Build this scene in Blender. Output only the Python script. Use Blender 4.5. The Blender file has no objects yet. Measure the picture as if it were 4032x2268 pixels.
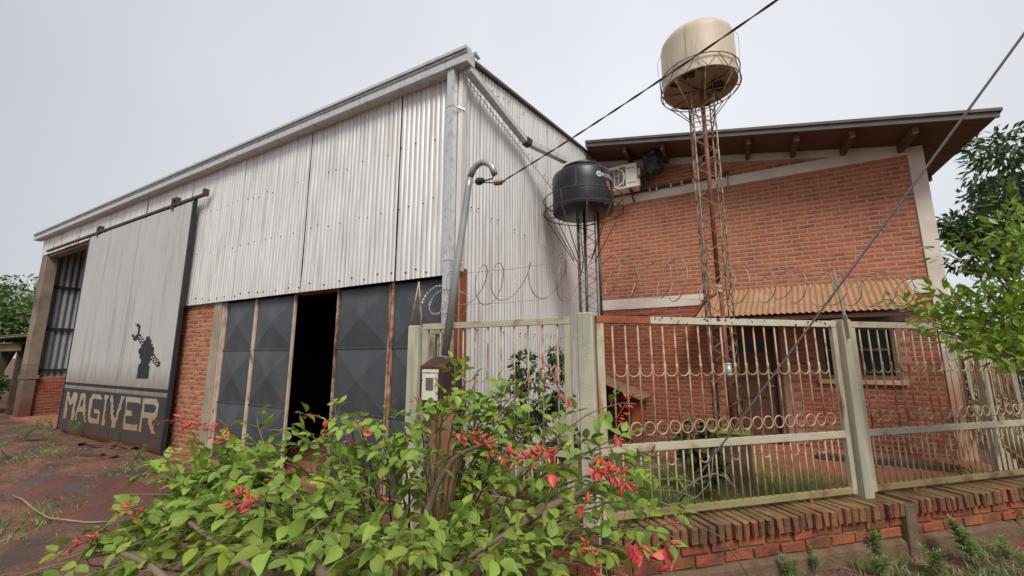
import bpy, bmesh, math, random
from mathutils import Vector, Matrix, Euler, noise
R = math.radians
random.seed(11)
scene = bpy.context.scene
COL = scene.collection

# ---------------------------------------------------------------- camera
FPX = 1600.0
YAW, PITCH, ROLL = R(28.42), R(9.453), R(-0.172)
EYE = Vector((0, 0, 1.6))
FWD = Vector((-math.sin(YAW)*math.cos(PITCH), math.cos(YAW)*math.cos(PITCH), math.sin(PITCH)))
_r0 = Vector((math.cos(YAW), math.sin(YAW), 0)); _u0 = _r0.cross(FWD)
RIGHT = _r0*math.cos(ROLL) + _u0*math.sin(ROLL)
UP = -_r0*math.sin(ROLL) + _u0*math.cos(ROLL)
cd = bpy.data.cameras.new('camera'); cam = bpy.data.objects.new('camera', cd); COL.objects.link(cam)
cd.sensor_width = 36.0; cd.lens = FPX/4032*36.0; cd.clip_start = 0.05; cd.clip_end = 2000
m = Matrix((RIGHT, UP, -FWD)).transposed().to_4x4(); m.translation = EYE
cam.matrix_world = m
scene.camera = cam
def ray(x, y): return FWD + RIGHT*((x-2016)/FPX) + UP*((1134-y)/FPX)
def at_depth(x, y, d): return EYE + ray(x, y)*d
def at_y(x, y, Y): v = ray(x, y); return EYE + v*(Y/v.y)
def at_z(x, y, z): v = ray(x, y); return EYE + v*((z-1.6)/v.z)

# ---------------------------------------------------------------- sky and sun
SUN_EL, SUN_AZ = R(48), R(139)      # overcast: a weak, very soft sun from behind the camera
world = bpy.data.worlds.new('World'); scene.world = world; world.use_nodes = True
nt = world.node_tree; nt.nodes.clear()
def wn(t, **k):
    n = nt.nodes.new(t)
    for a, b in k.items(): setattr(n, a, b)
    return n
sky = wn('ShaderNodeTexSky', sky_type='NISHITA', sun_disc=False, sun_elevation=SUN_EL, sun_rotation=SUN_AZ)
tc = wn('ShaderNodeTexCoord')
nz = wn('ShaderNodeTexNoise'); nz.inputs['Scale'].default_value = 1.3; nz.inputs['Detail'].default_value = 5
rp = wn('ShaderNodeValToRGB')
rp.color_ramp.elements[0].position = 0.3; rp.color_ramp.elements[0].color = (3.82, 3.92, 4.12, 1)
rp.color_ramp.elements[1].position = 0.72; rp.color_ramp.elements[1].color = (4.45, 4.55, 4.76, 1)
# the cloud layer is a little thinner, so brighter, over one broad part of the sky
dot = wn('ShaderNodeVectorMath', operation='DOT_PRODUCT'); dot.inputs[1].default_value = (FWD+RIGHT*.12+UP*.42).normalized()
mr = wn('ShaderNodeMapRange'); mr.inputs[1].default_value = 0.45; mr.inputs[2].default_value = 1.0
mr.inputs[3].default_value = 0.72; mr.inputs[4].default_value = 1.10
vs = wn('ShaderNodeVectorMath', operation='SCALE')
mx = wn('ShaderNodeMix', data_type='RGBA'); mx.inputs[0].default_value = 0.94
bg = wn('ShaderNodeBackground'); bg.inputs[1].default_value = 0.095
out = wn('ShaderNodeOutputWorld')
L = nt.links.new
L(tc.outputs['Generated'], nz.inputs['Vector']); L(nz.outputs['Fac'], rp.inputs['Fac'])
L(tc.outputs['Generated'], dot.inputs[0]); L(dot.outputs['Value'], mr.inputs[0])
L(rp.outputs['Color'], vs.inputs[0]); L(mr.outputs[0], vs.inputs['Scale'])
L(sky.outputs[0], mx.inputs[6]); L(vs.outputs[0], mx.inputs[7])
L(mx.outputs[2], bg.inputs[0]); L(bg.outputs[0], out.inputs[0])
sl = bpy.data.lights.new('sun', 'SUN'); sl.energy = 1.5; sl.angle = R(22); sl.color = (1.0, 0.95, 0.87)
so = bpy.data.objects.new('sun', sl); COL.objects.link(so)
# light travels away from the sun towards the facades
sd = Vector((0.66*math.cos(SUN_EL)*1.0, -0.75*math.cos(SUN_EL), math.sin(SUN_EL))).normalized()
so.rotation_euler = sd.to_track_quat('Z', 'Y').to_euler()
vs_ = scene.view_settings
vs_.view_transform = 'Standard'; vs_.look = 'None'; vs_.gamma = 1; vs_.use_curve_mapping = False; vs_.exposure = 1.0
scene.render.engine = 'CYCLES'
scene.cycles.max_bounces = 6; scene.cycles.transparent_max_bounces = 8
scene.render.resolution_x = 1024; scene.render.resolution_y = 576

# ---------------------------------------------------------------- materials
MATS = {}
def mat(name, c1, c2=None, scale=6.0, rough=0.8, metal=0.0, bump=0.0, bscale=60.0, c3=None, s3=1.5, t3=(0.52, 0.64),
        dirt=None, dirtz=(0.0, 0.5), vary=0.0, stretch=(1, 1, 1), stretch3=None, spec=0.5, detail=6, hue=None, trans=0.0, coat=0.0, top=None):
    m = bpy.data.materials.new(name); m.use_nodes = True; MATS[name] = m
    nt = m.node_tree; N = nt.nodes; L = nt.links.new
    b = N['Principled BSDF']; b.inputs['Roughness'].default_value = rough; b.inputs['Metallic'].default_value = metal
    b.inputs['Specular IOR Level'].default_value = spec
    if coat: b.inputs['Coat Weight'].default_value = coat
    geo = N.new('ShaderNodeNewGeometry')
    def noise(sc, st, det=detail):
        mp = N.new('ShaderNodeMapping'); mp.inputs['Scale'].default_value = st; L(geo.outputs['Position'], mp.inputs['Vector'])
        n = N.new('ShaderNodeTexNoise'); n.inputs['Scale'].default_value = sc; n.inputs['Detail'].default_value = det
        L(mp.outputs[0], n.inputs['Vector']); return n.outputs['Fac']
    def ramp(src, a, bb):
        r = N.new('ShaderNodeMapRange'); r.inputs[1].default_value = a; r.inputs[2].default_value = bb; r.clamp = True
        L(src, r.inputs[0]); return r.outputs[0]
    def mix(f, a, bb):
        x = N.new('ShaderNodeMix'); x.data_type = 'RGBA'
        if isinstance(f, float): x.inputs[0].default_value = f
        else: L(f, x.inputs[0])
        for s, i in ((a, 6), (bb, 7)):
            if isinstance(s, tuple): x.inputs[i].default_value = (*s, 1)
            else: L(s, x.inputs[i])
        return x.outputs[2]
    c = c1
    if c2 is not None: c = mix(ramp(noise(scale, stretch), 0.36, 0.64), c1, c2)
    if c3 is not None: c = mix(ramp(noise(s3, stretch3 or (1, 1, 1), 8), *t3), c, c3)
    if dirt is not None:
        sp = N.new('ShaderNodeSeparateXYZ'); L(geo.outputs['Position'], sp.inputs[0])
        n = noise(5.0, (1, 1, .5)); ad = N.new('ShaderNodeMath'); ad.operation = 'MULTIPLY_ADD'; ad.inputs[1].default_value = 0.8*(dirtz[1]-dirtz[0]); ad.inputs[2].default_value = -0.4*(dirtz[1]-dirtz[0])
        L(n, ad.inputs[0]); a2 = N.new('ShaderNodeMath'); L(ad.outputs[0], a2.inputs[0]); L(sp.outputs[2], a2.inputs[1])
        c = mix(ramp(a2.outputs[0], dirtz[1], dirtz[0]), c, dirt)
    if top is not None:
        sn = N.new('ShaderNodeSeparateXYZ'); L(geo.outputs['True Normal'], sn.inputs[0])
        am = N.new('ShaderNodeMath'); am.operation = 'MULTIPLY'; L(ramp(sn.outputs[2], .5, .8), am.inputs[0]); L(ramp(noise(7.0, (1, 1, 1)), .36, .56), am.inputs[1])
        c = mix(am.outputs[0], c, top)
    if vary:
        oi = N.new('ShaderNodeObjectInfo'); a = N.new('ShaderNodeMath'); L(oi.outputs['Random'], a.inputs[0]); L(geo.outputs['Random Per Island'], a.inputs[1])
        fr = N.new('ShaderNodeMath'); fr.operation = 'FRACT'; L(a.outputs[0], fr.inputs[0])
        hs = N.new('ShaderNodeHueSaturation')
        r = N.new('ShaderNodeMapRange'); r.inputs[3].default_value = 1-vary; r.inputs[4].default_value = 1+vary; L(fr.outputs[0], r.inputs[0]); L(r.outputs[0], hs.inputs['Value'])
        f2 = N.new('ShaderNodeMath'); f2.operation = 'MULTIPLY'; f2.inputs[1].default_value = 7.13; L(fr.outputs[0], f2.inputs[0])
        f3 = N.new('ShaderNodeMath'); f3.operation = 'FRACT'; L(f2.outputs[0], f3.inputs[0])
        r2 = N.new('ShaderNodeMapRange'); hh = hue or 0.01; r2.inputs[3].default_value = 0.5-hh; r2.inputs[4].default_value = 0.5+hh
        L(f3.outputs[0], r2.inputs[0]); L(r2.outputs[0], hs.inputs['Hue'])
        if isinstance(c, tuple): hs.inputs['Color'].default_value = (*c, 1)
        else: L(c, hs.inputs['Color'])
        c = hs.outputs[0]
    if isinstance(c, tuple): b.inputs['Base Color'].default_value = (*c, 1)
    else: L(c, b.inputs['Base Color'])
    if bump:
        bp = N.new('ShaderNodeBump'); bp.inputs['Strength'].default_value = min(1, bump); bp.inputs['Distance'].default_value = 0.01*max(1, bump)
        L(noise(bscale, stretch, 5), bp.inputs['Height']); L(bp.outputs[0], b.inputs['Normal'])
    if trans:
        tr = N.new('ShaderNodeBsdfTranslucent'); ms = N.new('ShaderNodeMixShader'); ms.inputs[0].default_value = trans
        if isinstance(c, tuple): tr.inputs[0].default_value = (*c, 1)
        else: L(c, tr.inputs[0])
        L(b.outputs[0], ms.inputs[1]); L(tr.outputs[0], ms.inputs[2]); L(ms.outputs[0], N['Material Output'].inputs[0])
    return m
mat('zinc', (.82, .81, .79), (.70, .68, .66), 3, .48, .42, stretch=(9, 9, .6), c3=(.44, .385, .345), s3=2.2, t3=(.52, .78), stretch3=(7, 7, .35), dirt=(.30, .16, .10), dirtz=(.0, .35))
mat('zinc_door', (.56, .56, .54), (.51, .51, .49), 3, .48, .35, stretch=(6, 6, .5), c3=(.36, .34, .31), s3=1.2, t3=(.54, .85), stretch3=(5, 5, .4), dirt=(.22, .17, .12), dirtz=(.8, 1.5))
mat('galv', (.58, .60, .60), (.67, .68, .68), 34, .45, .45, c3=(.47, .49, .495), s3=14, t3=(.5, .66))
mat('galv_dark', (.30, .33, .34), (.37, .40, .41), 14, .5, .6)
mat('door_paint', (.035, .040, .046), (.048, .053, .058), 5, .5, .1, dirt=(.085, .055, .035), dirtz=(-.2, .75), stretch=(6, 6, .6))
mat('stripe_dark', (.028, .022, .032), rough=.6)
mat('letter_paint', (.36, .31, .235), (.31, .26, .19), 7, .7, dirt=(.27, .155, .085), dirtz=(.1, .85))
mat('black_paint', (.018, .018, .02), (.028, .028, .03), 8, .5)
mat('white_spot', (.62, .60, .55), rough=.7)
mat('gate_steel', (.066, .076, .088), (.082, .092, .104), 2.5, .42, .25, c3=(.115, .118, .12), s3=1.8, t3=(.48, .8), stretch3=(2, 2, .8), dirt=(.12, .075, .05), dirtz=(-.2, .5), bump=.15, bscale=5)
mat('gate_frame', (.60, .50, .42), (.50, .36, .28), 9, .7, .1, c3=(.25, .09, .045), s3=5, t3=(.58, .68), stretch3=(3, 3, .7))
mat('rusty_frame', (.30, .12, .065), (.52, .36, .27), 14, .75, .1, c3=(.12, .045, .03), s3=7, t3=(.5, .65), stretch3=(3, 3, .6))
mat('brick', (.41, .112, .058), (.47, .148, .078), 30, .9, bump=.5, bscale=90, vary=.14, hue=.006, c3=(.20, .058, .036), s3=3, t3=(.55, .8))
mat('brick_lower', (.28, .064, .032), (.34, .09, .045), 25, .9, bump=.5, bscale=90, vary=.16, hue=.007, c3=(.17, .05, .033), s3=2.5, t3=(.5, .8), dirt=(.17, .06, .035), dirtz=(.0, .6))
mat('brick_orange', (.35, .115, .055), (.42, .165, .09), 22, .9, bump=.6, bscale=80, vary=.22, hue=.012, dirt=(.26, .085, .04), dirtz=(-.1, .8))
mat('brick_wall', (.25, .066, .030), (.31, .095, .042), 20, .9, bump=.8, bscale=70, vary=.20, hue=.012, c3=(.12, .05, .03), s3=6, t3=(.50, .72))
mat('brick_cap', (.17, .066, .034), (.23, .092, .046), 16, .9, bump=.8, bscale=60, vary=.26, hue=.010, c3=(.12, .085, .035), s3=5, t3=(.48, .68), top=(.20, .145, .055))
mat('mortar', (.37, .25, .175), (.43, .30, .215), 20, .95, bump=.5, bscale=60)
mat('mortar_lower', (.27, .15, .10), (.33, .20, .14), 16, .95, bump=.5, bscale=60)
mat('mortar_orange', (.42, .25, .155), (.48, .30, .20), 16, .95, bump=.5, bscale=60)
mat('mortar_wall', (.14, .09, .055), (.22, .14, .085), 16, .95, bump=.8, bscale=50, c3=(.07, .07, .03), s3=4, t3=(.5, .65))
mat('plaster', (.68, .61, .53), (.75, .68, .60), 4, .9, bump=.3, bscale=40, c3=(.46, .37, .29), s3=2, t3=(.52, .8), dirt=(.47, .25, .15), dirtz=(.9, 1.9))
mat('concrete', (.30, .245, .18), (.38, .32, .25), 5, .9, bump=.5, bscale=40, c3=(.19, .155, .12), s3=2.5, t3=(.5, .7))
mat('concrete_pillar', (.20, .155, .115), (.27, .215, .17), 3, .9, bump=.4, bscale=30, c3=(.13, .10, .075), s3=1.8, t3=(.48, .66), dirt=(.13, .058, .036), dirtz=(.3, 1.4))
mat('concrete_moss', (.17, .12, .08), (.12, .085, .055), 6, .95, bump=.8, bscale=40, c3=(.07, .06, .03), s3=4, t3=(.45, .6))
mat('moss', (.20, .22, .03), (.13, .15, .025), 30, 1, bump=1, bscale=80)
mat('footing', (.13, .075, .045), (.17, .105, .065), 10, .95, bump=1, bscale=40)
mat('cream_post', (.54, .49, .37), (.46, .43, .32), 5, .8, bump=.3, bscale=60, c3=(.30, .33, .25), s3=3, t3=(.5, .72), stretch3=(4, 4, .5))
mat('cream_metal', (.50, .46, .35), (.43, .39, .28), 8, .6, .05, c3=(.30, .17, .085), s3=6, t3=(.58, .74), stretch3=(1, 1, 1))
mat('cream_bar', (.50, .45, .31), (.42, .34, .21), 10, .65, .05, c3=(.27, .115, .045), s3=9, t3=(.47, .62))
mat('cream_bar_rust', (.52, .41, .27), (.44, .28, .16), 10, .7, .05, c3=(.30, .11, .045), s3=12, t3=(.48, .64))
mat('cream_rust', (.50, .46, .35), (.42, .38, .26), 9, .65, .05, c3=(.30, .115, .045), s3=4, t3=(.5, .62), stretch3=(3, 3, .5))
mat('rust', (.34, .105, .038), (.25, .07, .03), 9, .8, .1, bump=.4, bscale=90)
mat('chipped', (.55, .52, .42), (.48, .45, .34), 9, .65, .0, c3=(.045, .04, .035), s3=22, t3=(.60, .63))
mat('rail_moss', (.30, .25, .13), (.24, .22, .08), 6, .8, c3=(.19, .10, .055), s3=4, t3=(.5, .62))
mat('tower_steel', (.40, .32, .21), (.31, .22, .13), 14, .7, .2, c3=(.14, .065, .035), s3=12, t3=(.45, .6))
mat('tower_dark', (.075, .058, .048), (.12, .075, .05), 16, .7, .3)
mat('pipe_red', (.21, .062, .040), (.26, .085, .055), 5, .6)
mat('black_plastic', (.011, .013, .016), (.018, .020, .024), 3, .38, stretch=(8, 8, .5), c3=(.035, .038, .043), s3=3, t3=(.6, .85), stretch3=(10, 10, .4))
mat('black_rim', (.03, .032, .036), rough=.35)
mat('beige_plastic', (.62, .525, .40), (.57, .47, .355), 3, .5, stretch=(5, 5, .6), c3=(.40, .29, .19), s3=5, t3=(.62, .75), stretch3=(6, 6, .4))
mat('beige_under', (.36, .265, .18), (.29, .21, .14), 4, .8, c3=(.022, .019, .014), s3=1.7, t3=(.53, .57))
mat('soot', (.025, .022, .017), (.05, .045, .02), 20, .95)
mat('logo_white', (.52, .52, .50), rough=.5)
mat('logo_red', (.45, .10, .05), rough=.5)
mat('ac_white', (.80, .76, .66), (.74, .70, .59), 6, .5, dirt=None)
mat('ac_dark', (.10, .09, .07), rough=.6)
mat('ac_fan', (.19, .175, .13), rough=.5)
mat('ac_text', (.16, .16, .15), rough=.5)
mat('roof_wood', (.085, .042, .026), (.12, .06, .036), 8, .8, stretch=(1, 6, 6), bump=.3, bscale=20)
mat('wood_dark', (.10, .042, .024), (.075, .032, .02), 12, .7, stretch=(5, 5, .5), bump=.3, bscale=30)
mat('fascia', (.10, .095, .085), (.14, .125, .11), 5, .7, .2)
mat('rust_tin', (.40, .225, .125), (.34, .18, .095), 3, .75, .1, c3=(.46, .31, .20), s3=3, t3=(.5, .75))
mat('tin_old', (.27, .18, .11), (.22, .14, .085), 4, .7, .1)
mat('glass_dark', (.008, .014, .014), rough=.25, spec=.3)
mat('win_frame', (.16, .09, .055), (.10, .055, .035), 9, .7)
mat('curtain', (.10, .075, .06), rough=.9)
mat('bag', (.012, .011, .010), (.03, .027, .024), 7, .55, bump=1.5, bscale=14)
mat('cable', (.05, .042, .04), rough=.6)
mat('cable_grey', (.17, .155, .145), rough=.6)
mat('wire', (.36, .32, .26), (.24, .17, .11), 18, .5, .3)
mat('blade', (.78, .79, .80), rough=.5)
mat('pole_galv', (.34, .36, .355), (.42, .44, .435), 5, .45, .5)
mat('tape', (.035, .035, .028), rough=.6)
mat('copper', (.55, .34, .24), rough=.45, metal=.2)
mat('meter_case', (.040, .020, .014), (.075, .030, .018), 9, .8, bump=.5, bscale=50, c3=(.24, .075, .03), s3=5, t3=(.56, .68))
mat('meter_white', (.66, .60, .50), (.74, .70, .62), 14, .7, c3=(.38, .13, .06), s3=22, t3=(.58, .64))
mat('meter_grey', (.13, .13, .115), rough=.3)
mat('pillar_raw', (.26, .115, .055), (.17, .085, .05), 7, .95, bump=1, bscale=30, stretch=(2, 2, .7), c3=(.32, .21, .13), s3=5, t3=(.5, .68))
mat('soil', (.140, .058, .034), (.195, .095, .058), 7, .9, bump=2.5, bscale=22, c3=(.070, .044, .033), s3=1.6, t3=(.42, .62))
mat('soil_wet', (.145, .045, .030), (.105, .038, .027), 3.5, .62, bump=1.5, bscale=14, c3=(.085, .055, .052), s3=2.2, t3=(.5, .64))
mat('soil_red', (.27, .10, .052), (.22, .08, .042), 3, .95, bump=.8, bscale=20)
mat('floor', (.34, .14, .075), (.29, .115, .06), 3, .9)
mat('tile_frag', (.12, .055, .04), (.17, .08, .06), 6, .9, bump=.5, bscale=40, vary=.2)
mat('leaf', (.28, .385, .065), (.20, .31, .058), 14, .55, vary=.32, hue=.018, trans=.30, spec=.35)
mat('leaf_young', (.33, .43, .05), (.26, .37, .05), 14, .4, vary=.2, hue=.015, trans=.35)
mat('leaf_dark', (.065, .11, .040), (.038, .070, .026), 10, .45, vary=.3, hue=.015, trans=.2)
mat('leaf_right', (.18, .30, .040), (.26, .37, .05), 5, .38, vary=.28, hue=.02, trans=.33)
mat('leaf_far', (.040, .085, .024), (.075, .13, .032), 2, .5, vary=.35, hue=.015, trans=.22)
mat('leaf_farther', (.09, .15, .045), (.14, .22, .06), 1, .6, vary=.35, hue=.02, trans=.2)
mat('leaf_vein', (.30, .42, .12), rough=.5)
mat('grass', (.11, .27, .035), (.16, .34, .05), 3, .6, vary=.3, trans=.25)
mat('weed', (.15, .25, .07), (.21, .32, .09), 6, .6, vary=.3, hue=.015, trans=.25)
mat('straw', (.30, .22, .13), (.20, .14, .09), 6, .9, vary=.3)
mat('bark_green', (.16, .18, .055), (.20, .17, .08), 9, .7, bump=.3, bscale=60)
mat('bark', (.21, .155, .10), (.15, .11, .075), 9, .85, bump=.8, bscale=50, stretch=(1, 1, .5))
mat('bark_dark', (.075, .055, .035), (.05, .038, .026), 8, .9)
mat('twig', (.14, .095, .06), (.19, .15, .10), 10, .8)
mat('flower', (.60, .060, .045), (.70, .14, .10), 20, .45, vary=.18, hue=.01, trans=.25)
mat('flower_open', (.75, .17, .15), (.66, .08, .07), 20, .45, vary=.1, trans=.3)
mat('calyx', (.20, .045, .035), rough=.6)
mat('yellow_paint', (.60, .52, .12), rough=.6)
mat('dead_white', (.42, .38, .33), rough=.8)
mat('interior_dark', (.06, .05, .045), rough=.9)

# ---------------------------------------------------------------- helpers
def props(o, label=None, cat=None, group=None, kind=None):
    if label: o['label'] = label
    if cat: o['category'] = cat
    if group: o['group'] = group
    if kind: o['kind'] = kind
    return o
def thing(name, loc, label, cat, group=None):
    o = bpy.data.objects.new(name, None); COL.objects.link(o); o.location = loc
    o.empty_display_size = .1
    o.matrix_world = Matrix.Translation(loc)
    return props(o, label, cat, group)
ROOT = {}
def attach(o, parent):
    if parent is not None:
        o.parent = parent
        base = ROOT.get(parent.name, parent.location)
        o.matrix_parent_inverse = Matrix.Translation(-Vector(base)) if parent.name not in ROOT else Matrix.Identity(4)
    return o
def O(name, bm, mt, parent=None, label=None, cat=None, group=None, kind=None, smooth=False, sub=False):
    me = bpy.data.meshes.new(name)
    if smooth:
        for f in bm.faces: f.smooth = True
    bm.to_mesh(me); bm.free()
    for k in (mt if isinstance(mt, (list, tuple)) else [mt]): me.materials.append(MATS[k])
    o = bpy.data.objects.new(name, me); COL.objects.link(o)
    if parent is not None:
        o.parent = parent
        # children meshes are written in world coordinates; parents are unrotated empties or meshes at the origin
        o.matrix_parent_inverse = Matrix.Translation(-parent_loc(parent))
    return props(o, label, cat, group, kind)
def parent_loc(p):
    v = Vector(p.location)
    if p.parent is not None: v = Vector(p.matrix_parent_inverse.translation) + v + parent_loc(p.parent)
    return v
def inst(name, me, parent, loc, rot=(0, 0, 0), scale=(1, 1, 1)):
    o = bpy.data.objects.new(name, me); COL.objects.link(o)
    o.location = loc; o.rotation_euler = rot; o.scale = scale
    if parent is not None:
        o.parent = parent; o.matrix_parent_inverse = Matrix.Translation(-parent_loc(parent))
    return o
def B(): return bmesh.new()
def box(bm, p0, p1, fr=None):
    """axis box; fr maps local coords to world"""
    x0, y0, z0 = p0; x1, y1, z1 = p1
    v = [(x, y, z) for x in (x0, x1) for y in (y0, y1) for z in (z0, z1)]
    vs = [bm.verts.new(fr(*c) if fr else c) for c in v]
    fs = []
    for q in ((0, 1, 3, 2), (4, 6, 7, 5), (0, 4, 5, 1), (2, 3, 7, 6), (0, 2, 6, 4), (1, 5, 7, 3)):
        fs.append(bm.faces.new([vs[i] for i in q]))
    return fs
def fixn(bm): bmesh.ops.recalc_face_normals(bm, faces=bm.faces[:]); return bm
def bevel(bm, w=.004, seg=1):
    bmesh.ops.bevel(bm, geom=bm.edges[:], offset=w, segments=seg, affect='EDGES', clamp_overlap=True); return bm
def tube(bm, pts, r, n=6, closed=False, caps=True):
    pts = [Vector(p) for p in pts]; N = len(pts); rings = []
    prev = None
    for i, p in enumerate(pts):
        if closed: d = pts[(i+1) % N]-pts[i-1]
        else: d = pts[min(i+1, N-1)]-pts[max(i-1, 0)]
        if d.length < 1e-9: d = Vector((0, 0, 1))
        d.normalize()
        if prev is None:
            a = Vector((0, 0, 1)) if abs(d.z) < .9 else Vector((1, 0, 0)); u = d.cross(a).normalized()
        else: u = (prev-d*prev.dot(d)); u = u.normalized() if u.length > 1e-6 else d.orthogonal().normalized()
        prev = u; w = d.cross(u)
        rr = r[i] if isinstance(r, (list, tuple)) else r
        rings.append([bm.verts.new(p+(u*math.cos(2*math.pi*k/n)+w*math.sin(2*math.pi*k/n))*rr) for k in range(n)])
    M = N if closed else N-1
    for i in range(M):
        a, b = rings[i], rings[(i+1) % N]
        for k in range(n): f = bm.faces.new((a[k], a[(k+1) % n], b[(k+1) % n], b[k])); f.smooth = True
    if caps and not closed:
        bm.faces.new(rings[0][::-1]); bm.faces.new(rings[-1])
    return bm
def rbar(bm, a, b, w, h=None, up=Vector((0, 0, 1))):
    """rectangular bar from a to b"""
    a, b = Vector(a), Vector(b); d = (b-a).normalized(); h = h or w
    u = d.cross(up); u = u.normalized() if u.length > 1e-5 else Vector((1, 0, 0)); v = u.cross(d)
    vs = [bm.verts.new(p+u*sx*w/2+v*sz*h/2) for p in (a, b) for sx, sz in ((-1, -1), (1, -1), (1, 1), (-1, 1))]
    for q in ((3, 2, 1, 0), (4, 5, 6, 7), (0, 1, 5, 4), (1, 2, 6, 5), (2, 3, 7, 6), (3, 0, 4, 7)): bm.faces.new([vs[i] for i in q])
    return bm
def prism(bm, poly, a, b, fr):
    """poly in 2D extruded from a to b; fr(u,v,w)->world with w the extrusion"""
    A = [bm.verts.new(fr(u, v, a)) for u, v in poly]; C = [bm.verts.new(fr(u, v, b)) for u, v in poly]
    bm.faces.new(A[::-1]); bm.faces.new(C); n = len(poly)
    for i in range(n): bm.faces.new((A[i], A[(i+1) % n], C[(i+1) % n], C[i]))
    return bm
def lathe(bm, prof, c, n=32, axis=None):
    """prof list of (r,z) around vertical axis at c (x,y)"""
    rings = [[bm.verts.new((c[0]+r*math.cos(2*math.pi*k/n), c[1]+r*math.sin(2*math.pi*k/n), z)) for k in range(n)] if r > 1e-6 else [bm.verts.new((c[0], c[1], z))] for r, z in prof]
    for a, b in zip(rings[:-1], rings[1:]):
        for k in range(n):
            k2 = (k+1) % n
            if len(a) == 1 and len(b) == 1: continue
            if len(a) == 1: f = bm.faces.new((a[0], b[k2], b[k]))
            elif len(b) == 1: f = bm.faces.new((a[k], a[k2], b[0]))
            else: f = bm.faces.new((a[k], a[k2], b[k2], b[k]))
            f.smooth = True
    return bm
def ringpts(c, r, z, n=36, a0=0): return [Vector((c[0]+r*math.cos(2*math.pi*k/n+a0), c[1]+r*math.sin(2*math.pi*k/n+a0), z)) for k in range(n)]

# brick meshes: slightly worn boxes, local x length, y depth, z height
def brick_mesh(name, l, d, h, mt, j=.0025, ch=.005):
    bm = B(); box(bm, (-l/2, -d/2, -h/2), (l/2, d/2, h/2)); fixn(bm); bevel(bm, ch)
    for v in bm.verts: v.co += Vector((random.uniform(-j, j), random.uniform(-j, j)*.8, random.uniform(-j, j)))
    me = bpy.data.meshes.new(name); bm.to_mesh(me); bm.free(); me.materials.append(MATS[mt]); return me
def bricks(parent, fr, ang, x0, x1, z0, z1, course, pitch, bh, mt, joint=.014, ok=None, limit=None, proud=.005, key=None, jit=1.0, bd=.05, phase=0.0):
    """running bond; fr(x, z, out) -> world point; one object per brick, the rest past the limit joined"""
    ml = [brick_mesh('brick', pitch-joint, bd, bh, mt, .0022*jit) for _ in range(7)]
    todo = []
    nrow = int(round((z1-z0)/course))
    for r in range(nrow):
        z = z0+(r+.5)*course; off = (0 if r % 2 else pitch/2)+phase+random.uniform(-.012, .012)*jit
        x = x0+off-pitch
        while x < x1:
            a, b = max(x, x0), min(x+pitch, x1)
            if b-a > .05 and (ok is None or ok(a, b, z, bh)):
                todo.append(((a+b)/2, z, (b-a-joint)/(pitch-joint)))
            x += pitch
    if limit and len(todo) > limit:
        todo.sort(key=key or (lambda t: (fr(t[0], t[1], 0)-EYE).length)); rest = todo[limit:]; todo = todo[:limit]
        bm = B()
        for x, z, s in rest:
            me = random.choice(ml); p = fr(x, z, proud-bd/2+random.uniform(-.002, .002)*jit)
            M_ = Matrix.Translation(p) @ Matrix.Rotation(ang, 4, 'Z') @ Matrix.Rotation(random.uniform(-.01, .01)*jit, 4, 'Y') @ Matrix.Diagonal((s, 1, 1, 1))
            t = bmesh.new(); t.from_mesh(me); t.transform(M_)
            vm = [bm.verts.new(v.co) for v in t.verts]
            for f in t.faces: bm.faces.new([vm[v.index] for v in f.verts])
            t.free()
        O('brickwork', bm, mt, parent, kind='stuff')
    for x, z, s in todo:
        inst('brick', random.choice(ml), parent, fr(x, z, proud-bd/2+random.uniform(-.002, .002)*jit), (0, random.uniform(-.010, .010)*jit, ang), (s, 1, 1))

def corr_sheet(name, mt, parent, fr, x0, x1, zf0, zf1, pitch=.076, amp=.0105, off=0.0, zs=None, mats=None, seg=8, phase=0, dent=.007):
    """corrugated sheet; fr(x, z, out); zf0/zf1 functions of x; zs extra z levels with material index"""
    bm = B(); n = max(2, int(round((x1-x0)/(pitch/seg)))); sd_ = random.uniform(0, 50)
    cols = []
    for i in range(n+1):
        x = x0+(x1-x0)*i/n
        o = amp*(2*abs(math.sin(math.pi*(x+phase)/pitch))**.75-1)+off
        za, zb = zf0(x), zf1(x)
        lv = [za]+list(zs)+[zb] if zs else [za+(zb-za)*q/7 for q in range(8)]
        cols.append([bm.verts.new(fr(x, z, o+(dent*noise.noise((x*1.6, z*1.3, sd_))+dent*.6*noise.noise((x*6, z*4, sd_))))) for z in lv])
    for a, b in zip(cols[:-1], cols[1:]):
        for k in range(len(a)-1):
            f = bm.faces.new((a[k], b[k], b[k+1], a[k+1])); f.smooth = True
            if mats: f.material_index = mats[k]
    return O(name, bm, mt, parent)

# ---------------------------------------------------------------- ground
GND = bmesh.new()
def gz(x, y):
    z = .05*noise.noise((x*1.1, y*1.3, 0))+.030*noise.noise((x*3.3, y*3.9, 4))+.014*noise.noise((x*9, y*10, 9))-.01
    if y > 3.4 and x > -2.5: z *= .4
    return z
nx, ny = 460, 200
vs = []
xs = [-19+ (26.0)*i/nx for i in range(nx+1)]; ys = [-1.5+11.0*i/ny for i in range(ny+1)]
for x in xs: vs.append([GND.verts.new((x, y, (gz(x, y) if (x > -18.5 and x < 6.5) else 0)*min(1, max(0, 1)) )) for y in ys])
for i in range(nx):
    for j in range(ny):
        f = GND.faces.new((vs[i][j], vs[i+1][j], vs[i+1][j+1], vs[i][j+1])); f.smooth = True
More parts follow.
